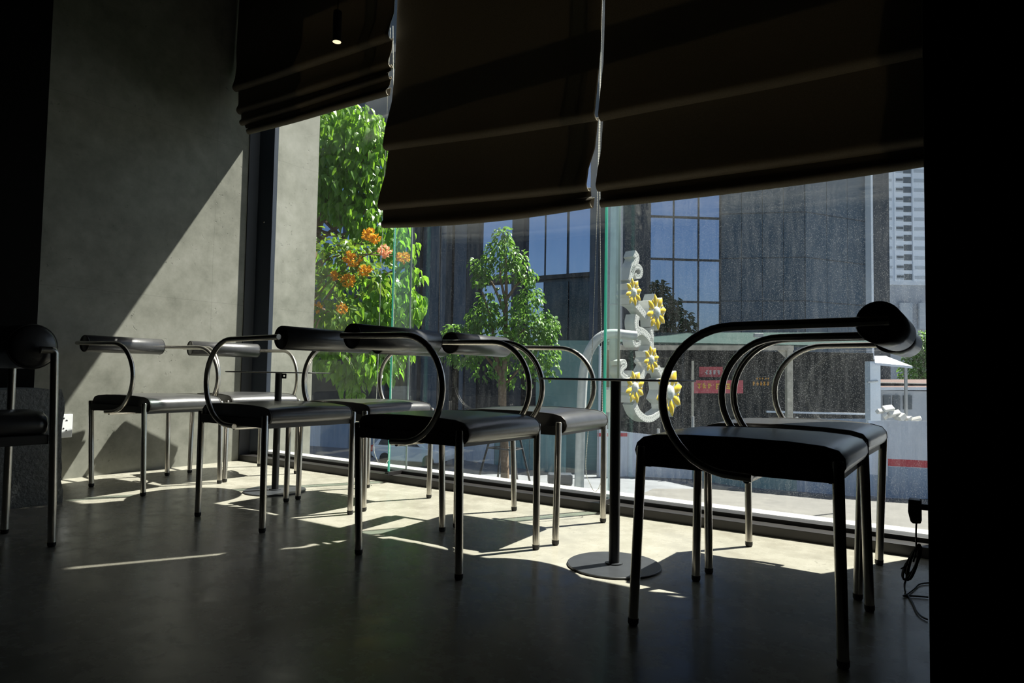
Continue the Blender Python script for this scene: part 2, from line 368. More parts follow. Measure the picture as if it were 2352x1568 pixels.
# ------------------------------------------------------------------ the room
XW = -4.149                                   # inner face of the concrete wall on the left
ZC = 3.3
struct('floor', MB().box((XW - 0.3, -3.6, -0.12), (3.2, 2.95, 0)), M['floor'])
struct('ceiling', MB().box((XW, -3.6, ZC), (3.2, 2.96, ZC + 0.2)), M['dark_ceiling'])
struct('wall_left', MB().box((XW - 0.3, 0.6, -4.3), (XW, 3.405, 5.5)), M['wall'])
struct('wall_left_rear', MB().box((XW - 0.3, -3.6, 0), (XW, 0.6, ZC)), M['black_paint'])
struct('wall_back', MB().box((XW - 0.3, -3.8, 0), (3.2, -3.6, ZC)), M['black_paint'])
struct('wall_right', MB().box((3.2, -3.8, 0), (3.4, 3.0, ZC)), M['black_paint'])
struct('wall_pillar', MB().box((-0.063, 1.3, 0), (3.2, 3.0, ZC)), M['black_paint'], bevel=0.004)
struct('wall_partition', MB().box((XW, -1.6, 0), (-3.80, 1.434, ZC)), M['black_paint'], bevel=0.004)

# sill, frame, panes
XE = -0.05
struct('trim_1', MB().box((XW, 2.807, 0), (-0.063, 2.886, 0.039)), M['kerb'], bevel=0.002)
struct('trim_2', MB().box((-4.149, 2.886, 0), (-0.063, 2.965, 0.056)), M['gasket'], bevel=0.003)
struct('trim_3', MB().prism([(XW, 2.878, 0.0), (-4.0475, 2.9317, 0.0), (-4.0475, 2.965, 0.0), (XW, 2.965, 0.0)], (0, 0, ZC)), M['alu_dark'])
struct('trim_4', MB().box((XW + 0.0005, 2.80, 0), (XW + 0.008, 2.879, ZC)), M['gasket'])
struct('trim_5', MB().box((-4.0475, 2.905, 2.487), (-0.063, 2.965, 2.56)), M['alu_dark'], bevel=0.003)
struct('sun_block_panel', MB().box((XW, 2.905, 2.5605), (-3.30, 2.931, ZC)), M['alu_dark'])  # unseen panel added behind the blind to keep sun off the concrete wall
FX = [-2.722, -1.384]
GY = 2.932
px_ = [(-4.05, FX[0] - 0.008), (FX[0] + 0.008, FX[1] - 0.008), (FX[1] + 0.008, XE)]
for i, (a, b) in enumerate(px_):
    struct('window_%d' % (i + 1), MB().box((a, GY, 0.05), (b, GY + 0.008, ZC)), [M['pane_left'], M['pane_mid'], M['pane_dusty']][i])
# bolts on the frame
kb = thing('frame_bolt', 'small round bolt head on the dark window frame beside the concrete wall', 'bolt', onY(606, 510, 2.902))
bp = onY(606, 510, 2.900)
MB().lathe([(0.006, -0.002), (0.006, 0.001), (0.003, 0.004)], (bp.x, bp.y, bp.z), (Vector((0, 0, 1)), Vector((1, 0, 0)), Vector((0, -1, 0))), 12).build('bolt_head', M['steel'], kb, True)

labels_fin = ['glass fin with a teal edge in front of the broad-leaved tree and orange flowers',
              'glass fin with a teal edge in front of the grey green lamp post']
for x, lab in zip(FX, labels_fin):
    t = thing('glass_fin', lab, 'glass fin', (x, 2.85, 0.056), group='upright glass fins of the window')
    MB().box((x - 0.006, 2.792, 0.062), (x + 0.006, GY - 0.002, ZC)).build('fin_panel', M['fin'], t)
    MB().box((x - 0.006, 2.786, 0.062), (x + 0.006, 2.7919, ZC)).build('polished_edge', M['fin_edge'], t)
    MB().box((x - 0.0062, GY - 0.0019, 0.057), (x + 0.0062, GY + 0.0, ZC)).build('sealant', M['silicone'], t)
    MB().box((x - 0.010, 2.781, 0.0392), (x + 0.010, 2.925, 0.0618)).build('clamp', M['kerb'], t, bevel=0.002)
    c_ = MB().lathe([(0.010, -0.012), (0.010, 0.012)], (x, 2.781, 0.050), 'x', 14); c_.build('pin', M['plastic_black'], t, True)

# outside ledge that catches the sun, and the street far below (this is an upper floor)
struct('trim_6', MB().box((-4.149, 2.965, -0.35), (3.2, 3.075, 0.052)), M['plinth'], bevel=0.004)
ZS = -4.3
struct('wall_outside', MB().box((-12, 2.95, ZS), (9, 3.06, -0.36)), M['podium'])
struct('street', MB().box((-160, 18.0, ZS - 0.3), (160, 260, ZS)), M['asphalt'])
struct('unseen_ground', MB().box((-160, 3.0, ZS - 0.3), (160, 18.0, ZS)), pm('dark unseen ground', (0.012, 0.022, 0.010), 0.95, 0, 0.3, 2.0, spec=0.1))  # unseen ground, added dark to cut sunlight bouncing up into the room

# rough block at the foot of the dark partition
bl = MB()
nx, ny, nz = 6, 16, 10
def rough(p, s=0.008): return Vector((p[0] + rnd.uniform(-s, s), p[1] + rnd.uniform(-s, s), p[2] + rnd.uniform(-s, s)))
xa, xb, ya, yb, za, zb = -3.79, -3.44, 0.3, 1.435, 0.0, 0.512
ptsg = {}
def gpt(i, j, k):
    key = (i, j, k)
    if key not in ptsg:
        p = (xa + (xb - xa - 0.045 * k / nz) * i / nx - 0.006 * i / nx, ya + (yb - ya) * j / ny, za + (zb - za) * k / nz)
        edge = sum((i in (0, nx), j in (0, ny), k == nz))
        q = Vector(p)
        if k > 0: q = rough(p, 0.004 if edge < 2 else 0.007)
        else: q.z = 0
        q.x = max(q.x, xa); bl.v.append(q); ptsg[key] = len(bl.v) - 1
    return ptsg[key]
for j in range(ny):
    for k in range(nz):
        bl.face([gpt(nx, j, k), gpt(nx, j + 1, k), gpt(nx, j + 1, k + 1), gpt(nx, j, k + 1)])
        bl.face([gpt(0, j, k), gpt(0, j, k + 1), gpt(0, j + 1, k + 1), gpt(0, j + 1, k)])
for i in range(nx):
    for k in range(nz):
        bl.face([gpt(i, ny, k), gpt(i, ny, k + 1), gpt(i + 1, ny, k + 1), gpt(i + 1, ny, k)])
        bl.face([gpt(i, 0, k), gpt(i + 1, 0, k), gpt(i + 1, 0, k + 1), gpt(i, 0, k + 1)])
    for j in range(ny):
        bl.face([gpt(i, j, nz), gpt(i + 1, j, nz), gpt(i + 1, j + 1, nz), gpt(i, j + 1, nz)])
        bl.face([gpt(i, j, 0), gpt(i, j + 1, 0), gpt(i + 1, j + 1, 0), gpt(i + 1, j, 0)])
tag(bl.build('stone_block', M['rough_block'], None, True, sharp=50), 'low rough grey stone block standing against the dark partition behind the leftmost chair', 'block')

# wall socket
so = thing('wall_socket', 'white double wall socket low on the concrete wall beside the stone block', 'socket', (XW, 1.70, 0.228))
MB().box((XW + 0.0005, 1.655, 0.228), (XW + 0.010, 1.757, 0.357)).build('cover_plate', M['plastic_white'], so, bevel=0.003)
for zz in (0.322, 0.266):
    h = MB()
    h.lathe([(0.0042, 0.0), (0.0042, 0.0012)], (XW + 0.010, 1.712, zz + 0.013), 'x', 10)
    for dy in (-0.014, 0.014):
        h.prism([(XW + 0.010, 1.712 + dy - 0.006, zz - 0.001), (XW + 0.010, 1.712 + dy + 0.006, zz - 0.001), (XW + 0.010, 1.712 + dy, zz + 0.006)], (0.0012, 0, 0))
    h.build('socket_holes', M['hole'], so)

# ------------------------------------------------------------------ roman blinds
def blind(name, label, rows, xl_extra=0, seam=None, lastsag=0.0, nseg=28, yb=2.69):
    """rows: (left point, right point) of each fold's lip, top to bottom, as (x, z); the last is the hem."""
    t = thing(name, label, 'blind', ((rows[0][0][0] + rows[0][1][0]) / 2, yb, rows[-1][0][1]), group='roman blinds hanging in the window')
    surf = MB(); lines = []
    def line(xl, zl, xr, zr, y, sag=0.0, wob=0.0):
        out = []
        for i in range(nseg + 1):
            s = i / nseg
            out.append((xl + (xr - xl) * s, y + wob * math.sin(s * 9 + zl * 5), zl + (zr - zl) * s - sag * math.sin(PI * min(1, s * 1.0))))
        return out
    (xl, zl), (xr, zr) = rows[0]
    lines.append(line(xl, ZC - 0.004, xr, ZC - 0.004, yb))
    lines.append(line(xl, zl, xr, zr, yb - 0.012))
    for i, ((xl, zl), (xr, zr)) in enumerate(rows[1:]):
        last = i == len(rows) - 2
        pxl, pzl = rows[i][0]; pxr, pzr = rows[i][1]
        sg = lastsag if last else 0.004
        gap = min(abs(pzl - zl), 0.5)
        dep = 0.052 if gap > 0.2 else 0.04
        # panel falls, bellies towards the room and rolls under at the lip
        R_ = 0.026 if gap > 0.12 else 0.020
        lines.append(line(pxl + (xl - pxl) * .4, pzl + (zl - pzl) * .4, pxr + (xr - pxr) * .4, pzr + (zr - pzr) * .4, yb - 0.014, 0.002))
        lines.append(line(xl, zl + R_ + gap * .22, xr, zr + R_ + gap * .22, yb - dep * .66, sg * .8, 0.003))
        for q in range(9):
            th = -0.45 + (PI * 0.5 + 0.45 + 0.5) * q / 8
            yy = yb - dep + R_ - R_ * math.cos(th); zz_ = R_ - R_ * math.sin(th)
            lines.append(line(xl, zl + zz_, xr, zr + zz_, yy, sg, 0.003))
        if not last:
            lines.append(line(xl + 0.004, zl + 0.02, xr - 0.004, zr + 0.02, yb - 0.008, sg))
            rows[i + 1] = ((xl + 0.004, zl + 0.012), (xr - 0.004, zr + 0.012))
        else:
            lines.append(line(xl, zl + 0.05, xr, zr + 0.05, yb + 0.0, sg))
    surf.grid(lines)
    o = surf.build('fabric', M['fabric'], t, True, sharp=70)
    ln = MB(); ln.grid([[(p[0] + 0.003 * (1 if k == 0 else -1 if k == nseg else 0), p[1] + 0.0055, p[2] + 0.0045) for k, p in enumerate(L_)] for L_ in lines])
    ln.build('lining', M['lining'], t, True, sharp=70)
    MB().box((rows[0][0][0], yb - 0.03, ZC - 0.035), (rows[0][1][0], yb + 0.03, ZC - 0.0005)).build('headrail', M['plastic_black'], t)
    return t
blind('roman_blind', 'dark roman blind raised highest, in the corner beside the concrete wall',
      [((-4.13, 2.80), (-2.644, 2.72)), ((-4.10, 2.494), (-2.650, 2.462)), ((-4.06, 2.332), (-2.658, 2.312)), ((-4.02, 2.246), (-2.655, 2.244)), ((-3.94, 2.172), (-2.668, 2.155))], lastsag=0.004, yb=2.674)
blind('roman_blind', 'middle dark roman blind, lowered furthest, its hem bowed and tilted',
      [((-2.644, 2.308), (-1.362, 2.296)), ((-2.685, 1.849), (-1.372, 1.757)), ((-2.716, 1.519), (-1.407, 1.442)), ((-2.696, 1.417), (-1.395, 1.367))], lastsag=0.022)
blind('roman_blind', 'wide dark roman blind hanging next to the black pillar',
      [((-1.349, 2.20), (-0.066, 2.19)), ((-1.357, 1.752), (-0.066, 1.73)), ((-1.366, 1.436), (-0.066, 1.419)), ((-1.352, 1.364), (-0.066, 1.352))], lastsag=0.012)

# bead chains that work the blinds: a closed loop of beads each
def bead_chain(name, label, pts, step=0.0075, r=0.0026):
    path = catmull(pts, 10)
    t = thing(name, label, 'bead chain', (pts[0][0], pts[0][1], min(p[2] for p in pts)), group='bead chain loops of the blinds')
    MB().tube(path, 0.0008, 5).build('cord', M['chain'], t)
    mb = MB(); acc = 0.0; prev = path[0]
    for p in path[1:]:
        seg = (p - prev); L = seg.length; d = 0
        while acc + (L - d) >= step:
            d += step - acc; acc = 0
            q = prev + seg * (d / L); mb.ball(q, r, 6, 4)
        acc += L - d; prev = p
    o = mb.build('bead_string', M['chain'], t, True); o['kind'] = 'stuff'
    return t
bead_chain('bead_chain', 'white bead chain loop hanging in front of the tree with orange flowers',
           [(-2.745, 2.735, 2.6), (-2.766, 2.735, 1.42), (-2.775, 2.735, 0.6), (-2.79, 2.735, 0.235), (-2.765, 2.735, 0.135), (-2.72, 2.735, 0.104), (-2.68, 2.735, 0.128), (-2.668, 2.735, 0.20), (-2.664, 2.735, 0.7), (-2.672, 2.735, 1.40), (-2.725, 2.735, 2.6)])
bead_chain('bead_chain', 'white bead chain loop hanging at the gap between the middle and the wide blind',
           [(-1.392, 2.735, 2.9), (-1.40, 2.735, 1.75), (-1.412, 2.735, 1.1), (-1.43, 2.735, 0.5), (-1.448, 2.735, 0.215), (-1.425, 2.735, 0.135), (-1.40, 2.735, 0.105), (-1.378, 2.735, 0.13), (-1.366, 2.735, 0.20), (-1.368, 2.735, 0.45), (-1.385, 2.735, 1.1), (-1.396, 2.735, 1.75), (-1.386, 2.735, 2.9)])

# pendant spotlight
pl = thing('pendant_lamp', 'slim black cylinder pendant lamp hanging in front of the corner blind', 'pendant lamp', (-2.573, 2.2, 2.238))
LX, LY = -2.573, 2.2
MB().lathe([(0.021, 2.241), (0.0212, 2.26), (0.0212, 2.392), (0.016, 2.398), (0.0, 2.398)], (LX, LY, 0), 'z', 28).build('lamp_housing', M['plastic_black'], pl, True)
MB().lathe([(0.0205, 2.2405), (0.0185, 2.243), (0.012, 2.275), (0.0, 2.276)], (LX, LY, 0), 'z', 28).build('reflector', M['glow'], pl, True)
MB().tube([(LX, LY, 2.396), (LX, LY, ZC)], 0.0025, 8).build('cord', M['plastic_black'], pl)
MB().lathe([(0.045, ZC - 0.02), (0.045, ZC - 0.0005)], (LX, LY, 0), 'z', 24).build('ceiling_rose', M['plastic_black'], pl, True)

# power adapter plugged into the pillar, its cord tied in a hank
ad = thing('power_adapter', 'black power adapter plugged into the side of the black pillar, lead hanging in a hank', 'power adapter', (-0.11, 1.9, 0.28))
MB().prism([(-0.105, 1.88, 0.339), (-0.131, 1.88, 0.339), (-0.132, 1.88, 0.31), (-0.127, 1.88, 0.287), (-0.122, 1.88, 0.283), (-0.105, 1.88, 0.285)], (0, 0.034, 0)).build('adapter_body', M['plastic_black'], ad, bevel=0.003)
MB().box((-0.106, 1.888, 0.316), (-0.0632, 1.906, 0.330)).build('plug_neck', M['plastic_black'], ad, bevel=0.002)
def wy(px, py, y): return onY(px, py, y)
lead = [wy(2105, 1196, 1.897), wy(2104, 1225, 1.897), wy(2104, 1262, 1.897), wy(2098, 1290, 1.90)]
mbl = MB().tube(catmull(lead, 6), [0.0035, 0.003] + [0.002] * 17, 8)
def hank(cx_, cy_, w, h, tilt, y):
    out = []
    for i in range(15):
        a = 2 * PI * i / 15
        x = w * math.cos(a); yy = h * math.sin(a)
        out.append(wy(cx_ + x * math.cos(tilt) - yy * math.sin(tilt), cy_ + x * math.sin(tilt) + yy * math.cos(tilt), y))
    return out
for k, (a, b, w, h, tl) in enumerate([(2096, 1294, 8, 40, 0.30), (2092, 1296, 10, 38, 0.42), (2100, 1290, 8, 42, 0.28), (2090, 1302, 12, 30, 0.50), (2098, 1286, 11, 36, 0.45)]):
    mbl.tube(catmull(hank(a, b, w, h, tl, 1.89 + 0.006 * k), 4, True), 0.0022, 7, closed=True)
mbl.tube([wy(2086, 1296, 1.885), wy(2076, 1302, 1.88), wy(2069, 1306, 1.88)], 0.0016, 6)
fl = lambda px, py: onZ(px, py, 0.004)
drop = [wy(2084, 1326, 1.9), wy(2078, 1340, 1.92), fl(2079, 1357), fl(2086, 1368), fl(2096, 1384), fl(2104, 1402), fl(2116, 1415), fl(2130, 1422)]
mbl.tube(catmull(drop, 6), 0.0024, 7)
mbl.tube(catmull([fl(2134, 1338), fl(2112, 1341), fl(2098, 1353), fl(2082, 1365), fl(2075, 1368), fl(2092, 1368), fl(2110, 1369), fl(2132, 1371)], 6), 0.0024, 7)
mbl.build('lead', M['plastic_black'], ad, True)

# ------------------------------------------------------------------ chairs
CD, CW, ZL = 0.452, 0.4363, 0.445
def chair(label, base, ang, flip, feet, roll_u, group, du=0.0):
    a = math.radians(ang); ex = Vector((math.cos(a), math.sin(a), 0)); ey = Vector((-math.sin(a), math.cos(a), 0))
    B = Vector((base[0], base[1], 0))
    sgn = -1 if flip else 1
    def W(u, v, z):
        uu = CD - u if flip else u
        return B + ex * uu + ey * v + Vector((0, 0, z))
    cen = W(CD / 2, CW / 2, 0)
    t = thing('dining_chair', label, 'chair', cen, group=group)
    # seat pad: a waterfall section swept across, crowned a little
    prof = [(0.448, 0.404), (0.462, 0.405), (0.473, 0.416), (0.477, 0.432), (0.472, 0.450), (0.455, 0.464), (0.42, 0.472), (0.34, 0.476), (0.22, 0.478), (0.10, 0.476), (0.03, 0.471), (0.0, 0.463), (-0.012, 0.449), (-0.014, 0.430), (-0.006, 0.414), (0.01, 0.408), (0.03, 0.412), (0.22, 0.414), (0.42, 0.412)]
    secs = [(0.016, 0.955), (0.019, 0.985), (0.026, 1.0), (0.08, 1.0), (CW / 2, 1.0), (CW - 0.08, 1.0), (CW - 0.026, 1.0), (CW - 0.019, 0.985), (CW - 0.016, 0.955)]
    mb = MB(); n = len(prof)
    for v, s in secs:
        cr = 0.007 * (1 - ((v - CW / 2) / (CW / 2)) ** 2)
        for u, z in prof:
            u2 = 0.232 + (u - 0.232) * (1 - (1 - s) * 0.18); z2 = 0.44 + (z - 0.44) * s
            if z > 0.46: z2 += cr
            mb.v.append(W(u2, v, z2))
    for i in range(len(secs) - 1):
        for j in range(n):
            f = [i * n + j, i * n + (j + 1) % n, (i + 1) * n + (j + 1) % n, (i + 1) * n + j]
            mb.face(f if flip else f[::-1])
    mb.face(list(range(n)) if not flip else list(reversed(range(n)))); k0 = (len(secs) - 1) * n
    mb.face([k0 + j for j in reversed(range(n))] if not flip else [k0 + j for j in range(n)])
    st = mb.build('seat', M['leather'], t, True, sharp=60)
    for v in (0.0175, CW - 0.0175):
        MB().tube([W(0.232 + (u - 0.232) * 0.993, v, 0.44 + (z - 0.44) * 0.985 + (0.001 if z > .46 else 0)) for u, z in prof[:16]], 0.0028, 7).build('piping', M['piping'], st, True)
    # frame under the pad
    fr = MB()
    for v in (0.0, CW):
        c = (W(0, v, 0.413) + W(CD, v, 0.413)) / 2; fr.obox(c, ex, ey, Vector((0, 0, 1)), CD / 2 - 0.011, 0.008, 0.016)
    for u in (0.012, CD - 0.012):
        c = (W(u, 0, 0.405) + W(u, CW, 0.405)) / 2; fr.obox(c, ex, ey, Vector((0, 0, 1)), 0.008, CW / 2 - 0.011, 0.012)
    fr.build('seat_frame', M['frame_steel'], t)
    # legs, each from its corner to its own foot on the floor
    for i, u in ((0, 0), (1, CD)):
        for j, v in ((0, 0), (1, CW)):
            top = W(u, v, ZL); key = ((1 - i) if flip else i, j)
            if key in feet:
                p = onZ(feet[key][0], feet[key][1], 0.0); ft = Vector((p.x, p.y, 0))
                d = ft - Vector((top.x, top.y, 0))
                if d.length > 0.03: ft = Vector((top.x, top.y, 0)) + d * (0.03 / d.length)
            else: ft = Vector((top.x, top.y, 0))
            ax = (top - ft); L = ax.length; ax.normalize()
            lg = MB().tube([ft + ax * 0.016, ft + ax * (L - 0.003), top], [0.0125, 0.0125, 0.0105], 16).build('leg', M['steel'], t, True, sharp=35)
            MB().tube([ft + Vector((0, 0, 0.0005)), ft + ax * 0.006, ft + ax * 0.018], [0.0105, 0.0132, 0.0134], 16).build('foot_cap', M['rubber'], lg, True)
    # arm hoops: straight arm, half circle, short return under the seat
    R = 0.172; uc, zc = 0.228 + du, 0.569
    for v in (-0.024, CW + 0.024):
        path = [(roll_u - 0.022, zc + R + 0.004)] + [(roll_u + (uc - roll_u) * q, zc + R + 0.003 * (1 - q)) for q in (0.15, 0.5, 0.8)]
        path += [(uc + R * math.sin(th), zc + R * math.cos(th)) for th in [PI * q / 22 for q in range(0, 23)]]
        path += [(0.205 + du, zc - R - 0.001), (0.185 + du, zc - R - 0.002)]
        MB().tube([W(u, v, z) for u, z in path], 0.0105, 14).build('arm_hoop', M['steel'], t, True, sharp=45)
    MB().tube([W(0.20 + du, -0.016, 0.388), W(0.20 + du, CW + 0.016, 0.388)], 0.009, 14).build('crossbar', M['steel'], t, True)
    # bolster backrest between the hoops
    axs = (ex * sgn, Vector((0, 0, 1)), ey)
    zr = zc + R + 0.003
    r0 = 0.0455
    br = MB().lathe([(r0 - 0.004, 0.003), (r0, 0.007), (r0, CW - 0.007), (r0 - 0.004, CW - 0.003)], W(roll_u, 0, zr), axs, 36).build('backrest', M['leather'], t, True, sharp=50)
    for v, s in ((0.003, -1), (CW - 0.003, 1)):
        rim = MB()
        rim.tube([W(roll_u, v, zr) + (axs[0] * math.cos(q) + axs[1] * math.sin(q)) * (r0 - 0.003) for q in [2 * PI * k / 30 for k in range(30)]], 0.0025, 6, closed=True)
        rim.build('piping', M['piping'], br, True)
        MB().tube([W(roll_u, v, zr), W(roll_u, v + s * 0.024, zr)], 0.008, 12).build('bolt', M['steel'], br, True)
    return t
G1 = 'tubular chairs along the window'
chair('near chair backed against the concrete wall, in front of the socket', (-3.808, 1.700), 5.33, False, {(0,0):(210.8,1118),(1,0):(330.6,1139.6),(0,1):(383.8,1092),(1,1):(504,1110)}, -0.092, G1, -0.012)
chair('chair in the corner, half in sun, between concrete wall and window frame', (-3.880, 2.300), -7.84, False, {(0,0):(435,1087),(1,0):(516,1109),(0,1):(596,1072)}, -0.075, G1, -0.012)
chair('black chair facing the concrete wall from the room side of the corner table', (-2.7047, 1.6443), -1.69, True, {(0,0):(454,1185.7),(1,0):(602,1223),(0,1):(657,1152.5),(1,1):(804,1181)}, -0.082, G1, -0.018)
chair('window-side chair facing the left table, its backrest hidden behind other backrests', (-2.698, 2.1556), -1.38, True, {(0,0):(684.4,1147),(1,0):(835,1173.5),(0,1):(844,1120),(1,1):(985,1143.6)}, -0.065, G1)
chair('black chair in the centre foreground facing the right table, its seat in shade', (-1.7532, 1.6423), -0.92, False, {(0,0):(823.8,1273.6),(1,0):(1053.8,1330.8),(0,1):(1015.7,1220.6),(1,1):(1230.8,1261.6)}, -0.046, G1)
chair('sunlit window-side chair left of the right table, grey light on its seat', (-1.7251, 2.1578), 4.0, False, {(1,0):(1275.5,1251),(0,1):(1181,1172.5),(1,1):(1385,1199.4)}, -0.05, G1, -0.006)
chair('largest nearest chair, in silhouette, right of the right table', (-0.6953, 1.6138), 0.32, True, {(0,0):(1453.9,1434.6),(1,0):(1937,1534),(0,1):(1598.5,1333.9),(1,1):(2000,1402)}, -0.080, G1, -0.011)
chair('window-side chair behind the nearest silhouetted chair, close to the pillar', (-0.715, 2.185), -1.37, True, {(0,0):(1633.6,1323),(1,0):(1970,1377),(0,1):(1722,1256.6),(1,1):(2019,1297)}, -0.072, G1, -0.040)

# the other kind of chair, at the far left of the view
dc = thing('lounge_chair', 'dark chair with a fat bolster on tall posts in front of the stone block', 'chair', (-2.80, 0.84, 0))
XP = (-2.631, -2.966)
ZP = 0.676
for x, y, tx, ty in ((XP[0], 1.0687, -.019, -.012), (XP[1], 1.0465, -.006, 0)):
    lg = MB().tube([(x, y, 0.014), (x + tx, y + ty, ZP - .010), (x + tx, y + ty - 0.003, ZP - .003), (x + tx, y + ty - 0.012, ZP)], 0.0125, 16).build('post', M['steel'], dc, True, sharp=45)
    MB().tube([(x, y, 0.0005), (x, y, 0.006), (x, y, 0.016)], [0.0105, 0.013, 0.0133], 14).build('foot_cap', M['rubber'], lg, True)
    MB().tube([(x + tx, y + ty - 0.010, ZP), (x + tx, y + ty - 0.045, ZP)], 0.0122, 14).build('bracket', M['steel'], dc, True)
for x in (XP[0], XP[1]):
    lg = MB().tube([(x, 0.62, 0.014), (x, 0.62, 0.38)], 0.0125, 16).build('leg', M['steel'], dc, True, sharp=45)
    MB().tube([(x, 0.62, 0.0005), (x, 0.62, 0.006), (x, 0.62, 0.016)], [0.0105, 0.013, 0.0133], 14).build('foot_cap', M['rubber'], lg, True)
rr_ = 0.077; YR = 1.004; ZR = 0.687
br = MB().lathe([(0.0, -3.07), (rr_ * .55, -3.068), (rr_ * .9, -3.055), (rr_, -3.03), (rr_, -2.705), (rr_ * .985, -2.692), (rr_ * .93, -2.682), (rr_ * .80, -2.675), (rr_ * .5, -2.670), (0.0, -2.668)], (0, YR, ZR), 'x', 36).build('backrest', M['leather'], dc, True, sharp=60)
MB().tube([(-2.690, YR + (rr_ - .001) * math.cos(q), ZR + (rr_ - .001) * math.sin(q)) for q in [2 * PI * k / 30 for k in range(30)]], 0.003, 6, closed=True).build('piping', M['piping'], br, True)
sp = [(-2.665, .385), (-2.650, .395), (-2.645, .42), (-2.655, .445), (-2.69, .460), (-2.80, .466), (-2.91, .460), (-2.945, .445), (-2.955, .42), (-2.95, .395), (-2.935, .385)]
mb = MB()
ys = [1.052, 1.045, 1.02, 0.9, 0.75, 0.62, 0.60, 0.592]; sc_ = [0.9, 0.97, 1, 1, 1, 1, .97, .9]
for y, s in zip(ys, sc_):
    for x, z in sp: mb.v.append(Vector((-2.80 + (x + 2.80) * s, y, 0.425 + (z - 0.425) * s)))
nn = len(sp)
for i in range(len(ys) - 1):
    for j in range(nn): mb.face([i * nn + j, i * nn + (j + 1) % nn, (i + 1) * nn + (j + 1) % nn, (i + 1) * nn + j])
mb.face(list(reversed(range(nn)))); mb.face([(len(ys) - 1) * nn + j for j in range(nn)])
mb.build('seat', M['leather'], dc, True, sharp=60)
MB().box((-2.955, 0.63, 0.352), (-2.643, 1.05, 0.3845)).build('seat_frame', M['frame_steel'], dc, bevel=0.003)

# ------------------------------------------------------------------ tables
def table(label, x, y, tab=False):
    t = thing('bistro_table', label, 'table', (x, y, 0), group='round black pedestal tables')
    MB().lathe([(0.150, 0.0005), (0.1525, 0.002), (0.1525, 0.006), (0.150, 0.0075), (0.0, 0.0085)], (x, y, 0), 'z', 64).build('base_plate', M['table_black'], t, True, sharp=30)
    MB().lathe([(0.029, 0.0082), (0.029, 0.0125), (0.0, 0.0126)], (x, y, 0), 'z', 32).build('collar', M['table_black'], t, True, sharp=30)
    MB().lathe([(0.0172, 0.0123), (0.0172, 0.6055)], (x, y, 0), 'z', 28).build('column', M['table_top'], t, True, sharp=30)
    MB().lathe([(0.0, 0.6052), (0.253, 0.6052), (0.2566, 0.607), (0.2566, 0.609), (0.254, 0.611), (0.0, 0.611)], (x, y, 0), 'z', 72).build('table_top', M['table_top'], t, True, sharp=30)
    if tab:
        ex = Vector((0.827, 0.562, 0)); ey = Vector((-0.562, 0.827, 0)); b = MB()
        c = Vector((x, y, 0.590)) + ex * 0.028
        for dx, dz, hx, hz in ((-0.008, 0, 0.0035, 0.013), (0.008, 0, 0.0035, 0.013), (0, 0.0085, 0.0046, 0.0045), (0, -0.0085, 0.0046, 0.0045)):
            b.obox(c + ex * dx + Vector((0, 0, dz)), ex, ey, Vector((0, 0, 1)), hx, 0.002, hz)
        b.build('fixing_tab', M['table_black'], t)
table('round black table in the corner, seen edge on between the wall chairs and the window', -2.965, 2.220, True)
table('round black pedestal table between the sunlit chair and the nearest silhouetted chair', -0.978, 2.0524)

# ------------------------------------------------------------------ outside: plants
def leaf_into(mb, c, d, nrm, L, wd, fold=0.25, curl=0.25):
    d = d.normalized(); sd_ = d.cross(nrm)
    if sd_.length < 1e-4: sd_ = d.orthogonal()
    sd_.normalize(); up = sd_.cross(d).normalized()
    tip = c + d * L - up * L * curl; e = up * wd * fold
    mid = [c + d * L * q - up * L * (curl * q * q - .02) for q in (0.14, 0.42, 0.72)]
    rt = [m + sd_ * wd * w_ + e * w_ * 2 for m, w_ in zip(mid, (.33, .5, .31))]; lt = [m - sd_ * wd * w_ + e * w_ * 2 for m, w_ in zip(mid, (.33, .5, .31))]
    mb.add([c, tip] + mid + rt + lt, [(0, 2, 5), (2, 3, 6, 5), (3, 4, 7, 6), (4, 1, 7), (0, 8, 2), (2, 8, 9, 3), (3, 9, 10, 4), (4, 10, 1)])
def in_ell(r):
    while True:
        p = Vector((r.uniform(-1, 1), r.uniform(-1, 1), r.uniform(-1, 1)))
        if p.length <= 1: return p
def foliage(blobs, L, wd, droop, seed, shell=0.5, clump=0, clump_r=0.2):
    """blobs: (centre, (rx, ry, rz), count). Leaves hang from points in the blobs, denser towards the skin."""
    r = random.Random(seed); mb = MB()
    for c, rad, cnt in blobs:
        k = 0; q0 = None
        while k < cnt:
            p = in_ell(r)
            if p.length < shell and r.random() < 0.7: continue
            base = Vector(c) + Vector((p.x * rad[0], p.y * rad[1], p.z * rad[2]))
            m_ = clump if clump else 1
            for _ in range(m_):
                q = base + (in_ell(r) * clump_r if clump else Vector((0, 0, 0)))
                out = Vector((p.x, p.y, p.z * 0.4)) + in_ell(r) * 0.7
                d = out.normalized() * (1 - droop) + Vector((0, 0, -1)) * droop + in_ell(r) * 0.25
                s = r.uniform(0.7, 1.2)
                leaf_into(mb, q, d, out + in_ell(r) * 0.6 + Vector((0, 0, 0.4)), L * s, wd * s * r.uniform(0.85, 1.1))
                k += 1
    return mb
def branch(mb, pts, r0, r1, n=8):
    path = catmull(pts, 5); k = len(path)
    mb.tube(path, [r0 + (r1 - r0) * i / (k - 1) for i in range(k)], n)

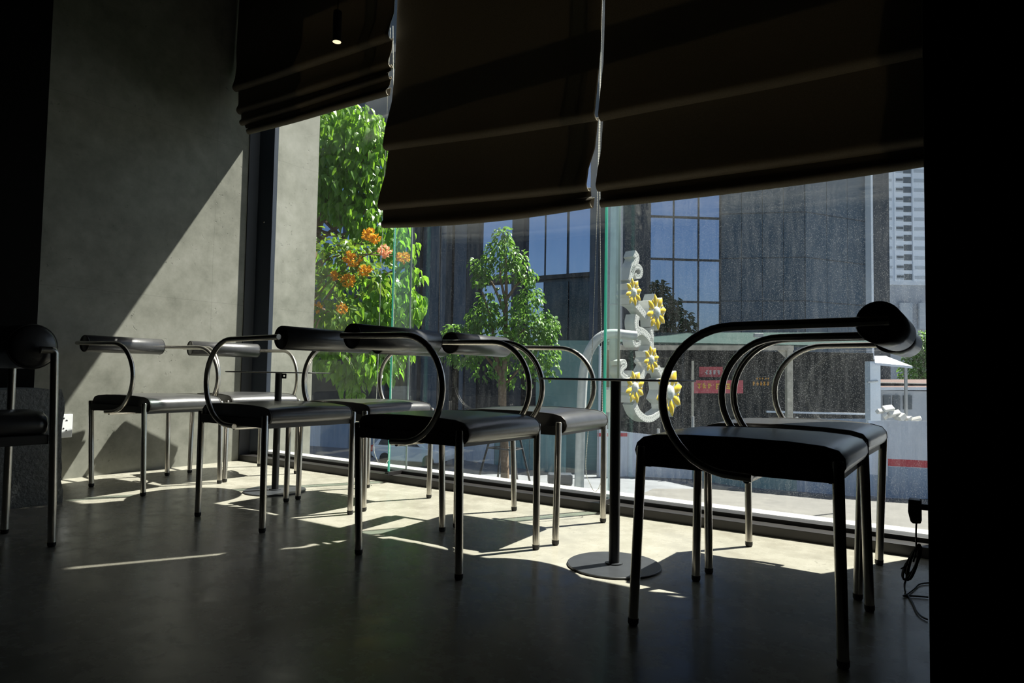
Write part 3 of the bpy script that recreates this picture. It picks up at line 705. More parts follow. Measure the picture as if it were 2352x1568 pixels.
# the broad-leaved tree close to the window
tb = at(690, 1050, 7.2)
tr = thing('broad_leaved_tree', 'sunlit broad-leaved green tree filling the window beside the outer concrete wall', 'tree', (tb.x, tb.y, ZS))
def bl_(px, py, d, rpx, rpy, rd, n):
    c = at(px, py, d); s = d / F_PX
    return (c, (rpx * s, rd, rpy * s), n)
DL = 7.2
blobs = [bl_(800, 320, DL, 95, 85, .6, 520), bl_(860, 360, DL, 65, 110, .5, 420), bl_(790, 430, DL, 85, 75, .6, 480), bl_(850, 490, DL, 55, 60, .5, 240), bl_(735, 370, DL + .3, 50, 120, .5, 200),
         bl_(905, 555, DL, 38, 50, .35, 130), bl_(945, 625, DL, 22, 22, .2, 26), bl_(930, 700, DL, 34, 46, .3, 130), bl_(885, 680, DL + .2, 50, 70, .4, 230),
         bl_(820, 735, DL, 90, 50, .5, 340), bl_(790, 825, DL - .2, 60, 45, .4, 170), bl_(865, 835, DL - .2, 45, 42, .35, 130), bl_(818, 880, DL - .3, 22, 30, .2, 42), bl_(905, 790, DL, 36, 50, .3, 120), bl_(790, 610, DL + .6, 70, 80, .4, 170), bl_(760, 300, DL, 40, 60, .5, 160)]
blobs = [(c_, r_, int(n_ * 1.35)) for c_, r_, n_ in blobs]
foliage(blobs, 0.108, 0.066, 0.62, 5, 0.4).build('foliage', M['leaf_big'], tr)
bm_ = MB()
J = [at(690, 900, 7.4), at(712, 600, 7.5), at(760, 420, 7.3), at(800, 300, 7.2)]
branch(bm_, [(J[0].x, J[0].y, ZS), J[0], J[1], J[2], J[3]], 0.11, 0.02)
for a, b, c in (((715, 620), (780, 560), (850, 470)), ((710, 700), (790, 720), (900, 690)), ((705, 760), (760, 800), (850, 830)), ((760, 430), (820, 380), (870, 330)), ((720, 560), (800, 500), (760, 500)), ((780, 720), (870, 640), (940, 610)), ((730, 530), (780, 540), (830, 520)), ((740, 500), (800, 555), (850, 560))):
    branch(bm_, [at(*a, 7.4), at(*b, 7.3), at(*c, 7.2)], 0.028, 0.006, 6)
bm_.build('branches', M['bark'], tr, True)

# flowering bush in front of it
DB = 6.1
fb = at(690, 760, DB)
fbu = thing('flowering_bush', 'climbing bush with orange flower clusters in front of the broad-leaved tree', 'bush', (fb.x, fb.y, ZS))
bb = [bl_(775, 600, DB, 50, 55, .3, 110), bl_(840, 585, DB, 50, 45, .3, 70), bl_(765, 690, DB, 40, 60, .3, 110), bl_(850, 640, DB, 50, 40, .3, 60), bl_(755, 560, DB, 26, 36, .2, 46)]
foliage(bb, 0.070, 0.052, 0.3, 8, 0.2).build('foliage', M['leaf_bush'], fbu)
bm_ = MB()
for pts in (((690, 900), (720, 700), (800, 610), (880, 570)), ((690, 880), (730, 660), (790, 620), (840, 540)), ((690, 800), (730, 625), (790, 585), (930, 590)), ((690, 920), (730, 740), (780, 710)), ((690, 800), (780, 640), (860, 620))):
    branch(bm_, [at(p[0], p[1], DB + .1 - 0.03 * k) for k, p in enumerate(pts)], 0.012, 0.004, 6)
q_ = at(690, 880, DB + .1)
bm_.tube([q_, (q_.x, q_.y, ZS)], 0.02, 8)
bm_.build('stems', M['bark'], fbu, True)
def bracts(px, py, d, rx, rz, n, m, lab=None):
    mb = MB(); c = at(px, py, d)
    for _ in range(int(n * 2.2)):
        p = in_ell(rnd); q = c + Vector((p.x * rx, p.y * rx * .7, p.z * rz))
        leaf_into(mb, q, p + Vector((0, 0, .2)) + in_ell(rnd) * .7, in_ell(rnd) + CF * -0.6, 0.028, 0.024, 0.35, 0.1)
    o = mb.build('flower_cluster', m, fbu)
    if lab: o['label'] = lab
for px, py, rx, rz, n in ((848, 540, .066, .048, 42), (838, 622, .066, .036, 40), (800, 644, .066, .048, 40), (770, 633, .038, .032, 18), (785, 708, .046, .040, 26), (815, 598, .074, .047, 34), (730, 705, .025, .040, 14), (802, 590, .048, .042, 20), (862, 548, .042, .032, 16), (926, 592, .056, .040, 34)):
    bracts(px, py, DB - .2, rx, rz, n, M['bract'])
bracts(884, 577, DB - .2, .060, .048, 34, M['bract_peach'], 'peach pink flower cluster')

# slim street tree further off
D2 = 31.0
tb = onZ(1160, 1105, ZS); D2 = (tb - CAM).dot(CF)
t2 = thing('street_tree', 'slender street tree with tiered crown in front of the dark building', 'tree', tb)
def b2(px, py, rpx, rpy, n, dd=0): return bl_(px, py, D2 + dd, rpx, rpy, max(rpx, rpy) * D2 / F_PX * .8, n)
blobs = [b2(1155, 545, 22, 28, 90), b2(1150, 585, 45, 35, 210), b2(1105, 610, 32, 22, 110), b2(1190, 600, 22, 30, 90), b2(1105, 640, 24, 22, 70), b2(1208, 635, 30, 18, 100), b2(1165, 620, 40, 25, 100),
         b2(1215, 685, 36, 30, 180), b2(1130, 690, 40, 24, 120), b2(1110, 730, 45, 30, 260), b2(1195, 740, 60, 35, 380), b2(1060, 765, 50, 22, 330), b2(1250, 755, 38, 40, 320),
         b2(1150, 790, 85, 30, 420), b2(1230, 810, 60, 40, 300), b2(1060, 810, 50, 35, 220), b2(1110, 830, 60, 45, 140), b2(1190, 850, 60, 45, 140), b2(1262, 840, 25, 40, 60)]
foliage(blobs, 0.25, 0.16, 0.42, 9, 0.4).build('foliage', M['leaf_small'], t2)
bm_ = MB()
P2 = lambda x, y: at(x, y, D2)
branch(bm_, [tb, P2(1158, 1000), P2(1156, 920), P2(1160, 800), P2(1163, 680), P2(1160, 540)], 0.21, 0.04, 10)
branch(bm_, [P2(1152, 930), P2(1150, 870), P2(1140, 820), P2(1128, 740), P2(1108, 670)], 0.16, 0.04)
for a, b, c in (((1160, 720), (1130, 650), (1100, 620)), ((1162, 690), (1190, 650), (1215, 635)), ((1155, 890), (1190, 850), (1240, 800)), ((1160, 800), (1200, 760), (1250, 750)), ((1150, 860), (1100, 800), (1060, 770)), ((1163, 700), (1150, 640), (1148, 600))):
    branch(bm_, [P2(*a), P2(*b), P2(*c)], 0.08, 0.02, 6)
bm_.build('trunk', M['bark'], t2, True)
# stakes round its trunk
tg = thing('tree_guard', 'thin metal guard frame round the trunk of the slender street tree', 'tree guard', (tb.x, tb.y, ZS), 0)
for dx, dy in ((-1.1, -.6), (1.1, -.6), (-.9, .7), (.9, .7)):
    MB().tube([(tb.x + dx, tb.y + dy, ZS), (tb.x + dx * .35, tb.y + dy * .35, ZS + 3.0)], 0.05, 6).build('post', M['shed_dark'], tg)
mb = MB()
for zz, q in ((1.5, .675), (2.0, .567)):
    k = [(tb.x + dx * q, tb.y + dy * q, ZS + zz) for dx, dy in ((-1.1, -.6), (1.1, -.6), (.9, .7), (-.9, .7))]
    for i in range(4): mb.tube([k[i], k[(i + 1) % 4]], 0.035, 6)
mb.build('rails', M['shed_dark'], tg)

# ------------------------------------------------------------------ outside: street furniture near the window
# lamp post
pp = at(1412.5, 700, 9.3)
lp = thing('lamp_post', 'grey green steel post behind the teal-edged glass fin, white flower ornament beside it', 'post', (pp.x, pp.y, ZS))
MB().lathe([(0.115, ZS), (0.115, ZS + .3), (0.085, ZS + .35), (0.074, 0.0), (0.070, 6.5)], (pp.x, pp.y, 0), 'z', 20).build('pole', M['pole_green'], lp, True)
zb_ = pp.z
MB().lathe([(0.0765, zb_ - .012), (0.0785, zb_ - .008), (0.0785, zb_ + .008), (0.0765, zb_ + .012)], (pp.x, pp.y, 0), 'z', 20).build('band', M['grey_metal'], lp, True)
q = at(1402, 920, 9.15)
MB().obox(q, CR, CF, Vector((0, 0, 1)), 0.06, 0.05, 0.15).build('cable_box', M['cream_box'], lp, bevel=0.008)

# bent white pipe
pth = [at(1330, 1118, 8.5), at(1333, 1000, 8.5), at(1337, 900, 8.5), at(1341, 850, 8.5), at(1351, 812, 8.5), at(1367, 785, 8.5), at(1386, 770, 8.5), at(1410, 766, 8.5), at(1440, 769, 8.5), at(1462, 771, 8.5)]
gp = thing('bent_pipe', 'thick white pipe bent over at the top like a walking cane', 'pipe', (pth[0].x, pth[0].y, ZS))
foot = Vector((pth[0].x, pth[0].y, ZS))
MB().tube([foot] + catmull(pth, 6), 0.060, 20).build('pipe_tube', M['pipe_white'], gp, True)
MB().lathe([(0.14, 0.0), (0.14, 0.02), (0.075, 0.03), (0.075, 0.12)], foot, 'z', 20).build('flange', M['grey_metal'], gp, True)

g_ = onZ(1286, 1112, ZS)
blk_ = MB().obox(g_ + Vector((0, 0, .25)), Vector((CR.x, CR.y, 0)).normalized(), Vector((CF.x, CF.y, 0)).normalized(), Vector((0, 0, 1)), .55, .35, .24).build('barrier_block', M['stone_darker'], None, bevel=.08)
tag(blk_, 'low dark barrier block on the street, left of the foot of the bent white pipe', 'block')
# flower ornament: white scrolls with yellow flowers
OC = at(1470, 780, 9.0)
ang = math.radians(46)
on_ = (-CF * math.cos(ang) + CR * math.sin(ang)); on_.z = 0; on_.normalize()
ou = Vector((0, 0, 1)); ow = ou.cross(on_).normalized()          # in-plane right
def OP(px, py, off=0.0):
    r = ray(px, py); tt = (OC - CAM).dot(on_) / r.dot(on_); return CAM + r * tt + on_ * off
orn = thing('flower_ornament', 'white scroll street ornament with yellow flowers fixed beside the grey green post', 'street ornament', (OC.x, OC.y, OP(1470, 970).z))
def zz(p): return (1400 + p[0] * .2806, 560 + p[1] * .2806)
DEP = 0.16
def ribbon(pts, w0, w1, name='scroll'):
    path = catmull([OP(*zz(p)) for p in pts], 7); k = len(path); L = []; Rr = []
    for i, p in enumerate(path):
        t = (path[min(i + 1, k - 1)] - path[max(i - 1, 0)]).normalized(); s = t.cross(on_).normalized()
        w_ = w0 + (w1 - w0) * i / (k - 1); L.append(p + s * w_ / 2); Rr.append(p - s * w_ / 2)
    mb = MB(); back = on_ * -DEP
    for i in range(k - 1):
        mb.add([L[i], L[i + 1], Rr[i + 1], Rr[i], L[i] + back, L[i + 1] + back, Rr[i + 1] + back, Rr[i] + back], [(0, 3, 2, 1), (4, 5, 6, 7), (0, 1, 5, 4), (2, 3, 7, 6)])
    mb.add([L[0], Rr[0], Rr[0] + back, L[0] + back], [(0, 1, 2, 3)]); mb.add([L[-1], Rr[-1], Rr[-1] + back, L[-1] + back], [(0, 3, 2, 1)])
    o = mb.build(name, M['deco_white'], orn)
    dots = MB()                                                  # rows of little lamps on the face
    for i in range(2, k - 1, 2):
        t = (path[min(i + 1, k - 1)] - path[i - 1]).normalized(); s = t.cross(on_).normalized(); w_ = (w0 + (w1 - w0) * i / (k - 1)) * .27
        for sg in (-1, 1):
            dots.lathe([(0.006, 0.0), (0.004, 0.004), (0.0, 0.005)], path[i] + s * w_ * sg, (s, t, on_), 6)
    dots.build('lamp_dots', M['deco_grey'], o)
ribbon([(205, 75), (228, 110), (215, 155), (192, 200), (180, 255), (170, 300)], .10, .085)
ribbon([(185, 240), (205, 195), (240, 185), (262, 215), (255, 260), (228, 268), (212, 245)], .085, .05)
ribbon([(175, 470), (225, 500), (275, 560), (310, 600)], .085, .085)
ribbon([(232, 585), (222, 640), (232, 695), (275, 715), (315, 750), (345, 800), (350, 850)], .095, .085)
ribbon([(270, 712), (225, 735), (200, 780), (212, 825), (245, 818), (250, 790)], .085, .045)
ribbon([(345, 680), (352, 740), (345, 800)], .085, .075)
ribbon([(310, 1010), (285, 1060), (262, 1110)], .085, .085)
ribbon([(92, 975), (122, 962), (132, 995), (108, 1018), (100, 1055), (125, 1085), (150, 1100)], .06, .075)
ribbon([(205, 1300), (235, 1375), (290, 1425), (345, 1430), (395, 1400), (430, 1370)], .10, .08)
ribbon([(400, 1010), (430, 1070), (440, 1120)], .08, .08)
def flower(cx_, cy_, r_px, rot):
    c = OP(*zz((cx_, cy_)), 0.01); R_ = r_px * .2806 / F_PX * (c - CAM).dot(CF)
    star = MB()
    poly = []
    for k in range(32):
        a = 2 * PI * k / 32 + rot; r = R_ * (1.0 if k % 4 == 0 else (0.84 if k % 2 else 0.74))
        poly.append(c + (ow * math.cos(a) + ou * math.sin(a)) * r)
    star.prism(poly, on_ * -DEP)
    fl_ = star.build('flower', M['deco_white'], orn)
    def petal(mb, a, r0, r1, w_):
        d = ow * math.cos(a) + ou * math.sin(a); s = on_.cross(d); n = 10; rows = []
        for i in range(7):
            q = i / 6; hw = w_ * max(0.02, math.sin(PI * min(1, q * .86 + .10)) ** .8) if i < 6 else w_ * .02
            row = []
            for j in range(7):
                u_ = -1 + 2 * j / 6
                row.append(c + d * (r0 + (r1 - r0) * q) + s * hw * u_ + on_ * (0.002 + w_ * .5 * (1 - u_ * u_) * math.sin(PI * min(.98, max(.02, q)))))
            rows.append(row)
        mb.grid(rows)
    for k in range(8):
        p_ = MB(); petal(p_, rot + 2 * PI * k / 8, R_ * .32, R_ * .98, R_ * .165); p_.build('petal', M['deco_yellow'], fl_, True, sharp=80)
    sm = MB()
    for k in range(8): petal(sm, rot + 2 * PI * (k + .5) / 8, R_ * .55, R_ * .78, R_ * .06)
    sm.build('small_petals', M['deco_yellow'], fl_, True, sharp=80)
    ce = MB().lathe([(R_ * .30, 0.0), (R_ * .27, R_ * .08), (R_ * .15, R_ * .13), (0.0, R_ * .15)], c, (ow, ou, on_), 20)
    ce.build('flower_centre', M['deco_grey'], fl_, True)
for cx_, cy_, r_, rot in ((193, 395, 118, .25), (380, 558, 152, .2), (338, 945, 116, .2), (203, 1172, 142, .3), (484, 1215, 208, .25)):
    flower(cx_, cy_, r_, rot)
MB().tube([OP(*zz((200, 430)), -.1), at(1416, 690, 9.3)], 0.02, 8).build('bracket', M['grey_metal'], orn)
MB().tube([OP(*zz((210, 1240)), -.1), at(1415, 905, 9.3)], 0.02, 8).build('bracket', M['grey_metal'], orn)

# ------------------------------------------------------------------ outside: hoardings along the street
def hoarding(name, label, pts, heights, mats, bands=(), caps=None):
    """pts: ground points of the panel joints; one corrugated sheet per bay."""
    t = thing(name, label, 'hoarding', (sum(p.x for p in pts) / len(pts), sum(p.y for p in pts) / len(pts), ZS))
    for i in range(len(pts) - 1):
        a, b = pts[i], pts[i + 1]; d = (b - a); L = d.length; d.normalize(); nv = Vector((d.y, -d.x, 0)); h0, h1 = heights[i]
        n = max(6, int(L / 0.12)); lo = []; hi = []; lo2 = []; hi2 = []
        for k in range(n + 1):
            s = k / n; off = nv * (0.025 if k % 4 in (1, 2) else 0.0); p = a + d * L * s + off
            lo.append(p); hi.append(p + Vector((0, 0, h0 + (h1 - h0) * s)))
        mb = MB(); bk = nv * -0.012
        mb.grid([lo, hi]); mb.grid([[p + bk for p in hi], [p + bk for p in lo]]); mb.grid([hi, [p + bk for p in hi]])
        sheet = mb.build('sheet', M[mats[i]], t)
        for (bi, z0, z1, mt) in bands:
            if bi == i:
                m2 = MB(); m2.grid([[p + nv * .004 + Vector((0, 0, z0)) for p in lo], [p + nv * .004 + Vector((0, 0, z1)) for p in lo]])
                m2.build('painted_band', M[mt], sheet)
        MB().box((a.x - .05, a.y + .01, ZS), (a.x + .05, a.y + .11, ZS + max(h0, h1) - .05)).build('post', M['grey_metal'], t)
    return t
def gh(px, pb, pt):
    g = onZ(px, pb, ZS); dd = (g - CAM).dot(CF); h = at(px, pt, dd).z - ZS; return g, h
def run(spec):
    P_ = []; H_ = []
    for px, pb, pt in spec:
        g, h = gh(px, pb, pt); P_.append(g); H_.append(h)
    return P_, [(H_[i], H_[i + 1]) for i in range(len(P_) - 1)]
P_, H_ = run([(690, 1022, 962), (735, 1025, 966), (800, 1029, 972), (870, 1034, 975), (1003, 1048, 958), (1135, 1066, 956), (1215, 1078, 950), (1300, 1088, 950)])
hoarding('street_hoarding', 'patchwork street hoarding of white, grey blue and green sheets left of the bent pipe', P_, H_, ['hoard_white', 'hoard_blue', 'hoard_blue', 'hoard_blue', 'hoard_white', 'hoard_green', 'hoard_green'], [(1, 2.1, 2.55, 'brick_red'), (3, 2.3, 2.75, 'brick_red')])
P_, H_ = run([(1372, 1095, 982), (1440, 1094, 992), (1510, 1096, 1000), (1590, 1100, 985), (1700, 1118, 962), (1830, 1128, 962), (1990, 1142, 962)])
hoarding('street_hoarding', 'street hoarding of grey, green and blue sheets below the green roofed shed', P_, H_, ['hoard_white', 'hoard_white', 'hoard_white', 'hoard_green', 'hoard_green', 'hoard_blue'], [(0, 1.95, 2.12, 'red_band')])
P_, H_ = run([(1996, 1138, 966), (2040, 1142, 966), (2160, 1150, 968), (2300, 1158, 972), (2480, 1170, 976)])
hoarding('street_hoarding', 'white corrugated hoarding with a red stripe next to the black pillar', P_, H_, ['hoard_white'] * 4, [(1, 1.32, 1.62, 'red_band'), (1, 0.02, 1.30, 'hoard_blue'), (0, 0.02, 0.9, 'hoard_blue')])
# tall green screen behind the bent pipe
a, h_ = gh(1228, 1074, 780); b, h2_ = gh(1372, 1080, 776)
sc = thing('green_screen', 'tall pale green site screen behind the bent white pipe', 'screen', (a.x, a.y, ZS))
MB().prism([a, b, b + Vector((0, .1, 0)), a + Vector((0, .1, 0))], (0, 0, h_)).build('screen_sheet', M['screen_green'], sc)
MB().tube([b + Vector((.1, -.05, 0)), b + Vector((.1, -.05, h_ - .3))], 0.07, 8).build('post', M['hoard_white'], sc)

# ------------------------------------------------------------------ outside: the shed with the green roof
DS = 36.0
sh = thing('green_roofed_shed', 'low shed with a green sheet roof and rusty cream beam behind the hoarding', 'shed', (at(1700, 900, DS).x, at(1700, 900, DS).y, ZS))
def sp_(px, py, d=DS): return at(px, py, d)
e0, e1 = sp_(1395, 789), sp_(1826, 793); r0_, r1_ = sp_(1408, 772, DS + 3.0), sp_(1985, 772, DS + 3.0); e2 = sp_(2003, 800, DS)
mb = MB(); mb.add([e0, e2, r1_ + Vector((0, 0, .1)), r0_ + Vector((0, 0, .1)), e0 + Vector((0, 0, .12)), e2 + Vector((0, 0, .12)), r1_ + Vector((0, 0, .22)), r0_ + Vector((0, 0, .22))],
    [(0, 1, 2, 3), (7, 6, 5, 4), (0, 4, 5, 1), (1, 5, 6, 2), (2, 6, 7, 3), (3, 7, 4, 0)])
mb.build('roof', M['roof_green'], sh)
def bar(a, b, hw, hh, name, mt, par):
    d = (b - a); L = d.length; d.normalize(); up = Vector((0, 0, 1)) if abs(d.z) < .9 else CR; s = d.cross(up).normalized(); up = s.cross(d)
    return MB().obox((a + b) / 2, d, s, up, L / 2, hw, hh).build(name, mt if not isinstance(mt, str) else M[mt], par)
bar(sp_(1395, 798, DS - .15), sp_(1822, 799, DS - .15), .08, .13, 'eaves_beam', 'cream_rust', sh)
for px, top, wd, mt in ((1412, 800, .07, 'cream_rust'), (1591, 828, .06, 'cream_rust'), (1812, 800, .15, 'cream_rust'), (1568, 805, .05, 'shed_dark')):
    a = sp_(px, top, DS - .1); bar(Vector((a.x, a.y, ZS)), a, wd, wd, 'post', mt, sh)
# knee brace at the corner post
mb = MB(); a = sp_(1812, 803, DS - .15); mb.prism([a, a + Vector((-.55, -.35, 0)), a + Vector((0, 0, -.6))], (0.03, .03, 0)); mb.build('knee_brace', M['cream_rust'], sh)
wb0, wb1 = sp_(1380, 800, DS + 3.2), sp_(2006, 800, DS + 3.2)
MB().prism([Vector((wb0.x, wb0.y, ZS)), Vector((wb1.x, wb1.y, ZS)), Vector((wb1.x, wb1.y, ZS)) + CF * .2, Vector((wb0.x, wb0.y, ZS)) + CF * .2], (0, 0, wb0.z - ZS)).build('rear_wall', M['shed_dark'], sh)
ln = MB(); a = sp_(1742, 770, DS - .2); ln.obox(a, CR, CF, CU, .24, .12, .11); ln.build('floodlight', M['grey_metal'], sh, bevel=.03)
bar(sp_(1760, 945, DS + 1), sp_(1995, 951, DS + 1), .05, .05, 'rail', 'hoard_white', sh)
# signs standing inside, their lettering not legible from here
def sign(label, px0, py0, px1, py1, d, base_mt, strokes, mt2, seed):
    a, b = at(px0, py1, d), at(px1, py0, d)
    t = thing('shop_sign', label, 'sign', (a.x, a.y, a.z))
    mb = MB(); A, Bq = at(px0, py0, d), at(px1, py0, d); Cq, Dq = at(px1, py1, d), at(px0, py1, d)
    mb.prism([A, Bq, Cq, Dq], CF * .08); mb.build('board', M[base_mt], t)
    r = random.Random(seed); st = MB()
    for (x0, y0, x1, y1, k) in strokes:
        for i in range(k):
            xa_ = x0 + (x1 - x0) * (i + .12) / k; xb_ = x0 + (x1 - x0) * (i + .85) / k; f = d - .03
            for s_ in range(3):
                yy = y0 + (y1 - y0) * (s_ + .15) / 3; xs = r.uniform(0, .4); xe = r.uniform(.6, 1)
                q = [at(xa_ + (xb_ - xa_) * xs, yy, f), at(xa_ + (xb_ - xa_) * xe, yy, f), at(xa_ + (xb_ - xa_) * xe, yy + (y1 - y0) * .2, f), at(xa_ + (xb_ - xa_) * xs, yy + (y1 - y0) * .2, f)]
                st.prism(q, CF * .02)
            xm = xa_ + (xb_ - xa_) * r.uniform(.2, .8)
            st.prism([at(xm - .8, y0, f), at(xm + .8, y0, f), at(xm + .8, y1, f), at(xm - .8, y1, f)], CF * .02)
    st.build('lettering', M[mt2], t)
for px in (1600, 1700): pass
sign('red sign board with yellow lettering under the green roofed shed', 1594, 873, 1707, 903, DS + .6, 'sign_red', [(1600, 880, 1636, 892, 3), (1641, 880, 1679, 894, 3)], 'sign_yellow', 1)
sign('small red arched sign above the long red sign board', 1606, 842, 1660, 866, DS + 1.2, 'sign_red', [(1618, 850, 1656, 860, 4)], 'stripe_white', 2)
sign('dark sign with orange lettering left of the shed corner post', 1722, 862, 1800, 892, DS + 1.0, 'shed_dark', [(1728, 876, 1768, 885, 5), (1736, 867, 1768, 871, 5)], 'sign_orange', 3)
# white column and little roof to the right of the shed
wc = thing('white_column', 'pale concrete column at the right end of the green roofed shed', 'column', onZ(2004, 1100, ZS))
a = at(2004, 830, DS - .3); bar(Vector((a.x, a.y, ZS)), a, .27, .27, 'column_shaft', 'tower_white', wc)
MB().tube([at(1993, 877, DS - .65), at(2016, 875, DS - .65)], 0.05, 8).build('clamp', M['pipe_white'], wc)
lt = thing('lean_to_roof', 'small white lean-to roof right of the pale concrete column', 'roof', at(2050, 845, DS))
mb = MB(); p = [at(2008, 822, DS + 1.5), at(2034, 822, DS + 1.5), at(2096, 846, DS - 1.0), at(2010, 838, DS - 1.0)]
mb.prism(p, (0, 0, .12)); mb.build('roof_sheet', M['hoard_white'], lt)
for px in (2014, 2080): 
    a = at(px, 838, DS - .2); bar(Vector((a.x, a.y, ZS)), a, .06, .06, 'post', 'grey_metal', lt)

# things beyond the white hoarding at the right
cb = thing('site_cabin', 'grey site cabin beyond the white hoarding beside the pillar', 'cabin', onZ(2070, 1010, ZS))
DC = 40.0
c0 = at(2012, 950, DC); c1 = at(2150, 950, DC)
zb2 = ZS; zt2 = at(2060, 897, DC).z
MB().prism([Vector((c0.x, c0.y, zb2)), Vector((c1.x, c1.y, zb2)), Vector((c1.x, c1.y, zb2)) + CF * 1.6, Vector((c0.x, c0.y, zb2)) + CF * 1.6], (0, 0, zt2 - zb2)).build('cabin_wall', M['podium'], cb)
MB().prism([at(2008, 896, DC - .4), at(2155, 896, DC - .4), at(2155, 896, DC + 1.8), at(2008, 896, DC + 1.8)], (0, 0, .18)).build('roof', M['hoard_white'], cb)
for x0, x1, y0, y1 in ((2030, 2046, 908, 938), (2052, 2068, 908, 942), (2076, 2095, 908, 940)):
    MB().prism([at(x0, y0, DC - .08), at(x1, y0, DC - .08), at(x1, y1, DC - .08), at(x0, y1, DC - .08)], CF * .1).build('window', M['tower_window'], cb)
rf = thing('red_roofed_hut', 'low brown red roofed hut behind the grey site cabin', 'hut', onZ(2070, 990, ZS))
DR = 43.2
a = at(2012, 900, DR); b = at(2170, 900, DR)
MB().prism([Vector((a.x, a.y, ZS)), Vector((b.x, b.y, ZS)), Vector((b.x, b.y, ZS)) + CF * 2.5, Vector((a.x, a.y, ZS)) + CF * 2.5], (0, 0, at(2060, 880, DR).z - ZS)).build('hut_wall', M['shed_dark'], rf)
mb = MB(); mb.add([at(2005, 892, DR - .8), at(2175, 892, DR - .8), at(2175, 871, DR + 2), at(2005, 871, DR + 2)], [(0, 1, 2, 3)]); o = mb.build('roof', M['red_roof'], rf); so2 = o.modifiers.new('t', 'SOLIDIFY'); so2.thickness = .15
# debris heap
r2 = random.Random(4)
for i, (px, py, w_) in enumerate(((2022, 944, .5), (2040, 938, .55), (2052, 950, .45), (2066, 956, .5), (2084, 960, .4), (2034, 956, .4), (2104, 962, .35))):
    c = at(px, py, 34); mb = MB(); pts_ = []
    ax_ = Vector((r2.uniform(-1, 1), r2.uniform(-1, 1), r2.uniform(-.3, .3))).normalized(); ay_ = ax_.orthogonal().normalized(); az_ = ax_.cross(ay_)
    mb.obox(c, ax_, ay_, az_, w_ * r2.uniform(.4, .7), w_ * r2.uniform(.2, .4), w_ * r2.uniform(.12, .3))
    gr = mb.build('rubble_slab', M['rubble'], None, bevel=.03)
    tag(gr, ['pale broken slab on the rubble heap behind the white hoarding', 'pale broken slab on the rubble heap behind the white hoarding'][i % 2], 'rubble', 'slabs of the rubble heap')
hp = MB(); hc = at(2085, 985, 34.6)
hp.lathe([(1.1, ZS), (1.0, ZS + 1.4), (0.9, hc.z - .3), (0.5, hc.z + .25), (0.0, hc.z + .4)], (hc.x, hc.y, 0), 'z', 14)
tag(hp.build('rubble_heap', M['rubble'], None), 'pale rubble heap behind the white corrugated hoarding', 'heap')

# red and white bollard
g = onZ(1927, 1181, ZS); dd = (g - CAM).dot(CF); tz = at(1927, 1062, dd).z
bo = thing('bollard', 'red and white striped post on the street in front of the hoarding', 'bollard', g)
k = 6; hh = (tz - ZS) / k
for i in range(k):
    MB().lathe([(0.062, ZS + i * hh), (0.062, ZS + (i + 1) * hh)], (g.x, g.y, 0), 'z', 14).build('stripe', M['red_band' if i % 2 == 0 else 'stripe_white'], bo, True, sharp=30)

# parked car
g = onZ(925, 1064, ZS); dd = (g - CAM).dot(CF)
car = thing('parked_car', 'white parked car seen between chair legs in front of the street hoarding', 'car', g)
cx_ = Vector((CR.x, CR.y, 0)).normalized(); ca = math.radians(-20)
fx = Vector((cx_.x * math.cos(ca) - cx_.y * math.sin(ca), cx_.x * math.sin(ca) + cx_.y * math.cos(ca), 0)); fy = Vector((-fx.y, fx.x, 0))
C0 = g + fx * -1.45
def cp(x, y, z): return C0 + fx * x + fy * y + Vector((0, 0, z))
lower = [(0.0, .45), (-.02, .75), (.05, .98), (.5, 1.02), (3.2, .98), (4.1, .86), (4.3, .62), (4.28, .35), (3.9, .25), (.3, .25)]
upper = [(.08, .98), (.42, 1.40), (.75, 1.50), (2.0, 1.50), (2.45, 1.42), (3.25, .98)]
def body(prof, hw, top_in, nm, mt, par, y0=0):
    mb = MB(); n = len(prof)
    for y, inn in ((-hw, 1), (hw, 1)):
        for x, z in prof:
            k_ = top_in * max(0, (z - .98) / .52) if top_in else 0
            mb.v.append(cp(x, y * (1 - k_), z))
    mb.face(list(range(n))); mb.face([n + i for i in reversed(range(n))])
    for i in range(n): mb.face([i, n + i, n + (i + 1) % n, (i + 1) % n])
    return mb.build(nm, mt, par, True, bevel=.06, sharp=50, seg=3)
body(lower, .86, 0, 'body', M['car_white'], car); body(upper, .84, .18, 'cabin', M['car_white'], car)
for sgn in (-1, 1):
    def side(x, z, o=.006):
        k_ = .18 * max(0, (z - .98) / .52); return cp(x, sgn * (.84 * (1 - k_) + o), z)
    for poly in ([(.40, 1.03), (.55, 1.36), (.82, 1.42), (1.35, 1.43), (1.35, 1.03)], [(1.43, 1.03), (1.43, 1.43), (1.98, 1.43), (2.35, 1.36), (2.9, 1.03)]):
        mb = MB(); mb.prism([side(x, z) for x, z in poly], fy * -.02 * sgn); mb.build('side_window', M['car_glass'], car)
    for x in (.85, 3.4):
        mb = MB().lathe([(.0, -.10), (.22, -.10), (.32, -.08), (.32, .08), (.22, .10), (0, .10)], cp(x, sgn * .80, .32), (fx, Vector((0, 0, 1)), fy), 24); mb.build('wheel', M['tyre'], car, True, sharp=40)
    mb = MB().obox(cp(.03, sgn * .74, .82), fx, fy, Vector((0, 0, 1)), .07, .13, .17); mb.build('tail_lamp', M['tail_red'], car, bevel=.03)
mb = MB(); mb.prism([cp(.12, -.6, 1.06), cp(.12, .6, 1.06), cp(.40, .55, 1.38), cp(.40, -.55, 1.38)], fx * -.03); mb.build('rear_window', M['car_glass'], car)
mb = MB().obox(cp(-.02, 0, .42), fx, fy, Vector((0, 0, 1)), .05, .80, .10); mb.build('bumper', M['plastic_black'], car, bevel=.03)

